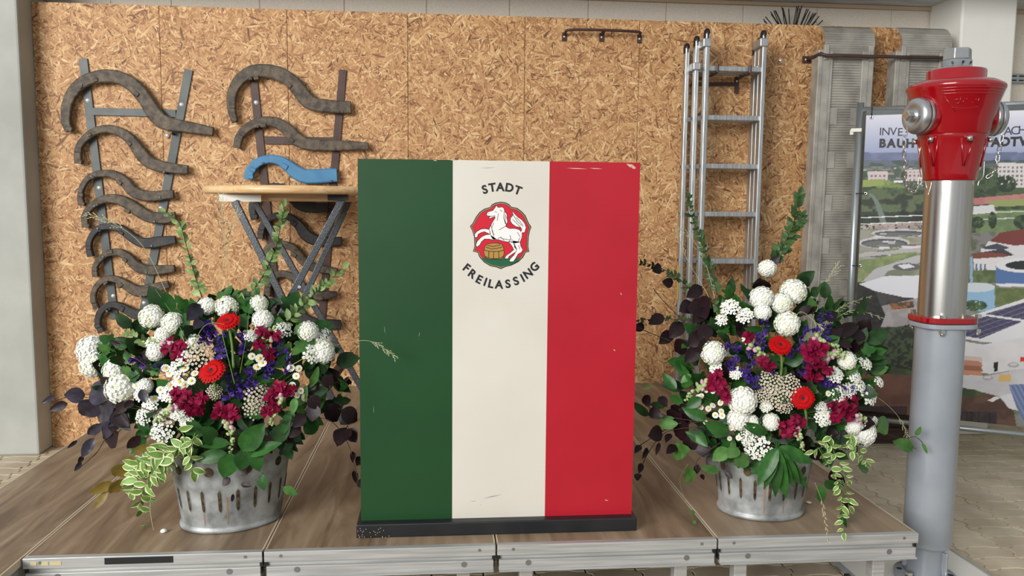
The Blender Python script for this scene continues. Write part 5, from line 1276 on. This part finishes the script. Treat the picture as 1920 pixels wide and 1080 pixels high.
A2.snap([(1464,795),(1480,800),(1492,786),(1474,813),(1502,792),(1485,808)], [(1482,797),(1496,816),(1506,842)])
A2.snap([(1430,676),(1442,686),(1402,632)], [(1400,640),(1425,660),(1440,678)], nb=10)
for p in ([(1425,642),(1432,602),(1428,578)],[(1395,712),(1410,680),(1398,658)],[(1422,722),(1400,700),(1385,690)],[(1420,662),(1426,630)],[(1530,622),(1545,590),(1556,600)],[(1490,662),(1505,630),(1516,612)],[(1560,718),(1592,727),(1624,732)],[(1540,714),(1566,726)],[(1545,642),(1550,608)],[(1335,662),(1312,648)],[(1382,652),(1348,648)],[(1512,682),(1502,704)],[(1450,700),(1440,670)],[(1365,690),(1380,670)]): A2.salvia(p)
for a in ((1444,716,48),(1478,722,46),(1458,745,50),(1432,740,36),(1470,760,34)): A2.head(TC_[random.randrange(2)], *a, 'cream_cluster')
for a in ((1368,577,38),(1396,592,34),(1352,600,26),(1622,682,30),(1648,716,24),(1628,740,42),(1543,783,36),(1564,703,36),(1402,636,22),(1342,690,26),(1592,732,32),(1436,762,24),(1600,704,32),(1610,722,30),(1540,765,26),(1380,700,26),(1640,790,20)): A2.head(TW[random.randrange(2)], *a, 'white_cluster')
for a in ((1420,838,54),(1402,820,34),(1572,738,34)): A2.head(TL, *a, 'lacecap_bloom', -.01)
cR = crop(1180, 640, 4.154)
for a in ((650,390),(560,425),(710,478),(530,465),(500,475),(525,525),(560,515),(615,525),(670,575),(722,580),(590,627),(745,675),(792,675),(870,368),(600,382),(530,435),(715,545),(780,757),(850,752),(650,500)): A2.daisy(*cR(*a), d=random.uniform(10, 14))
for a in ((1553,738),(1548,776),(1560,765),(1495,735)): A2.daisy(*a, d=13)
for k, b, t, wd in (('broad',(150,578),(25,480),60),('broad',(285,500),(165,490),50),('broad',(365,375),(258,245),80),('broad',(480,290),(330,145),60),('broad',(605,600),(405,525),105),('broad',(625,790),(440,705),100),('broad',(775,720),(595,640),115),('round',(770,835),(650,930),110),('green',(1075,715),(890,650),75),
   ('round',(850,830),(770,900),90),('round',(335,870),(440,840),60),('round',(700,1010),(560,985),70),('round',(430,1040),(500,1040),50),('broad',(400,290),(480,330),70),('broad',(420,480),(300,420),60),('round',(350,600),(215,610),50),('round',(380,640),(220,660),70),('round',(930,900),(820,960),110),('broad',(560,440),(440,520),90),('privet',(180,345),(100,370),26),('broad',(520,700),(600,820),90),('round',(480,260),(400,320),60)):
    A2.leaf(k, cR(*b), cR(*t), wd/4.154, ob=-.02, ot=-.05)
for b, t, wd in (((120,420),(150,500),60),((235,430),(290,500),60),((160,530),(245,590),85),((255,700),(160,740),100),((90,810),(45,860),34),((140,830),(110,910),34),((95,950),(80,1020),36),((70,1030),(60,1075),30),((235,790),(210,880),30),((360,810),(295,865),50),((320,720),(285,775),36),((540,960),(510,1040),55),((560,1035),(580,1075),30),((750,1010),(800,1070),50),
   ((450,540),(330,610),130),((460,640),(330,740),130),((520,760),(420,830),120),((640,840),(510,850),120),((680,900),(600,960),110),((400,560),(300,640),120),((580,700),(470,790),120),((470,480),(380,560),90)):
    A2.leaf('copper', cR(*b), cR(*t), wd/4.154, ob=.0 if b[0] > 380 else -.05, ot=-.02 if b[0] > 380 else -.09)
for b, t, wd in (((1316,538),(1290,556),22),((1300,570),(1276,582),24),((1322,578),(1302,604),24),((1244,592),(1218,606),20),((1280,605),(1256,632),26),((1310,600),(1285,622),28),((1260,622),(1238,644),22),((1288,642),(1262,660),26),((1316,625),(1292,650),30),((1208,610),(1188,618),14),((1330,610),(1312,636),26),((1240,500),(1226,508),14),((1262,532),(1244,528),14),((1310,652),(1285,680),28),((1305,560),(1320,590),24),((1335,640),(1310,660),30),
   ((1550,640),(1580,612),24),((1560,625),(1620,610),22),((1570,640),(1600,650),18),((1548,600),(1572,585),20),((1500,590),(1520,572),18),((1444,496),(1462,482),16),((1560,880),(1580,920),26),((1585,935),(1595,962),18)):
    A2.leaf('copper', b, t, wd, ob=.0, ot=-.03)
for P in ([(1330,640),(1280,600),(1240,560),(1225,540)],[(1340,660),(1260,640),(1190,612)],[(1320,800),(1250,810),(1215,850),(1200,885)],[(1320,790),(1260,800),(1200,835)],[(1310,790),(1250,780),(1210,760)],[(1350,830),(1310,860),(1305,880)]):
    MB().tube(catmull([A2.P(x, y, -.03) for x, y in P], 6), .0015, 5).build('twig', G['twig'], A2.root)
cF = crop(1420, 760, 4)
for t, wd in (((5,600),110),((130,695),105),((205,722),105),((330,612),95),((432,430),110),((405,662),75),((270,640),70),((60,640),80)):
    A2.leaf('green', cF(150, 315), cF(*t), wd/4, roll=random.uniform(-.25, .25), ob=-.035+random.uniform(-.006, .006), ot=-.085)
for k, b, t, wd in (('round',(900,180),(1008,110),85),('round',(1170,320),(1040,270),70),('round',(1190,225),(1228,165),36),('round',(1235,280),(1278,365),24),('round',(755,455),(850,475),70),('green',(470,600),(490,745),80),('broad',(510,560),(610,640),80),('broad',(640,780),(655,900),30)):
    A2.leaf(k if b[0] != 700 else 'copper', cF(*b), cF(*t), wd/4, ob=-.03, ot=-.05)
MB().tube(catmull([A2.P(*cF(900, 190)), A2.P(*cF(1090, 250), -.02), A2.P(*cF(1180, 235), -.03), A2.P(*cF(1240, 280), -.03)], 5), .0013, 5).build('twig', G['twig'], A2.root)
for P in ([(1535,840),(1552,870),(1572,905),(1580,945)],[(1580,900),(1592,940),(1586,965)],[(1560,815),(1545,835),(1525,845)],[(1590,820),(1612,845),(1625,868)],[(1555,830),(1575,870),(1590,900)],[(1600,810),(1590,835),(1602,850)],[(1570,900),(1578,950),(1582,1000)]):
    A2.branch(P, 'vary', 25, 20, 'stem', -.07, .0013, 'variegated_sprig')
A2.branch([(1348,565),(1332,505),(1312,445),(1296,402),(1292,372)], 'privetdark', 17, 6); A2.branch([(1438,505),(1462,470),(1484,430),(1494,392),(1500,366)], 'privetdark', 23, 6)
A2.branch([(1445,500),(1470,470),(1490,440),(1505,405)], 'privetdark', 20, 7)
A2.branch([(1312,562),(1272,522),(1232,500),(1194,490)], 'privetdark', 15, 8); A2.branch([(1305,602),(1250,598),(1194,600)], 'privetdark', 13, 7)
A2.branch([(1320,560),(1345,575),(1355,600)], 'privetdark', 16, 9); A2.branch([(1290,870),(1275,905),(1300,975)], 'round', 16, 60, 'stem', -.06, .0009, 'trailing_sprig', paired=False, start=.9)
A2.grass([(1535,640),(1552,600),(1585,572),(1632,556)], 14, .0, hl=28, tail=.5); A2.grass([(1535,632),(1560,602),(1602,582),(1654,596)], 12, .0, hl=26, tail=.5)
A2.grass([(1515,640),(1532,560),(1550,528),(1570,500)], 12, .02, hl=30, tail=.5); A2.grass([(1480,620),(1500,585),(1530,605),(1540,615)], 6, -.02, hl=16, tail=.4)
A2.grass([(1598,720),(1655,752),(1690,790),(1706,835)], 10, .0, hl=30, tail=.4); A2.grass([(1465,560),(1478,520),(1490,500)], 0, -.02, 'twig')
A2.grass([(1340,560),(1325,500),(1300,450),(1275,430)], 6, .0, hl=20); A2.grass([(1350,600),(1320,540),(1285,480),(1268,425)], 8, .0, hl=20)
A2.grass([(1528,905),(1541,940),(1548,980),(1554,1015)], 14, -.29, 'drybrown', .0016, hl=16, tail=.7)
tag(MB().lathe([(0, .006), (.008, .005), (.012, .002), (.006, 0)], at(1516, 943, Z=ZS+.0008), 7).build('fallen_petal', G['white']), 'small pale petal lying on the stage beside the right zinc bucket', 'petal')
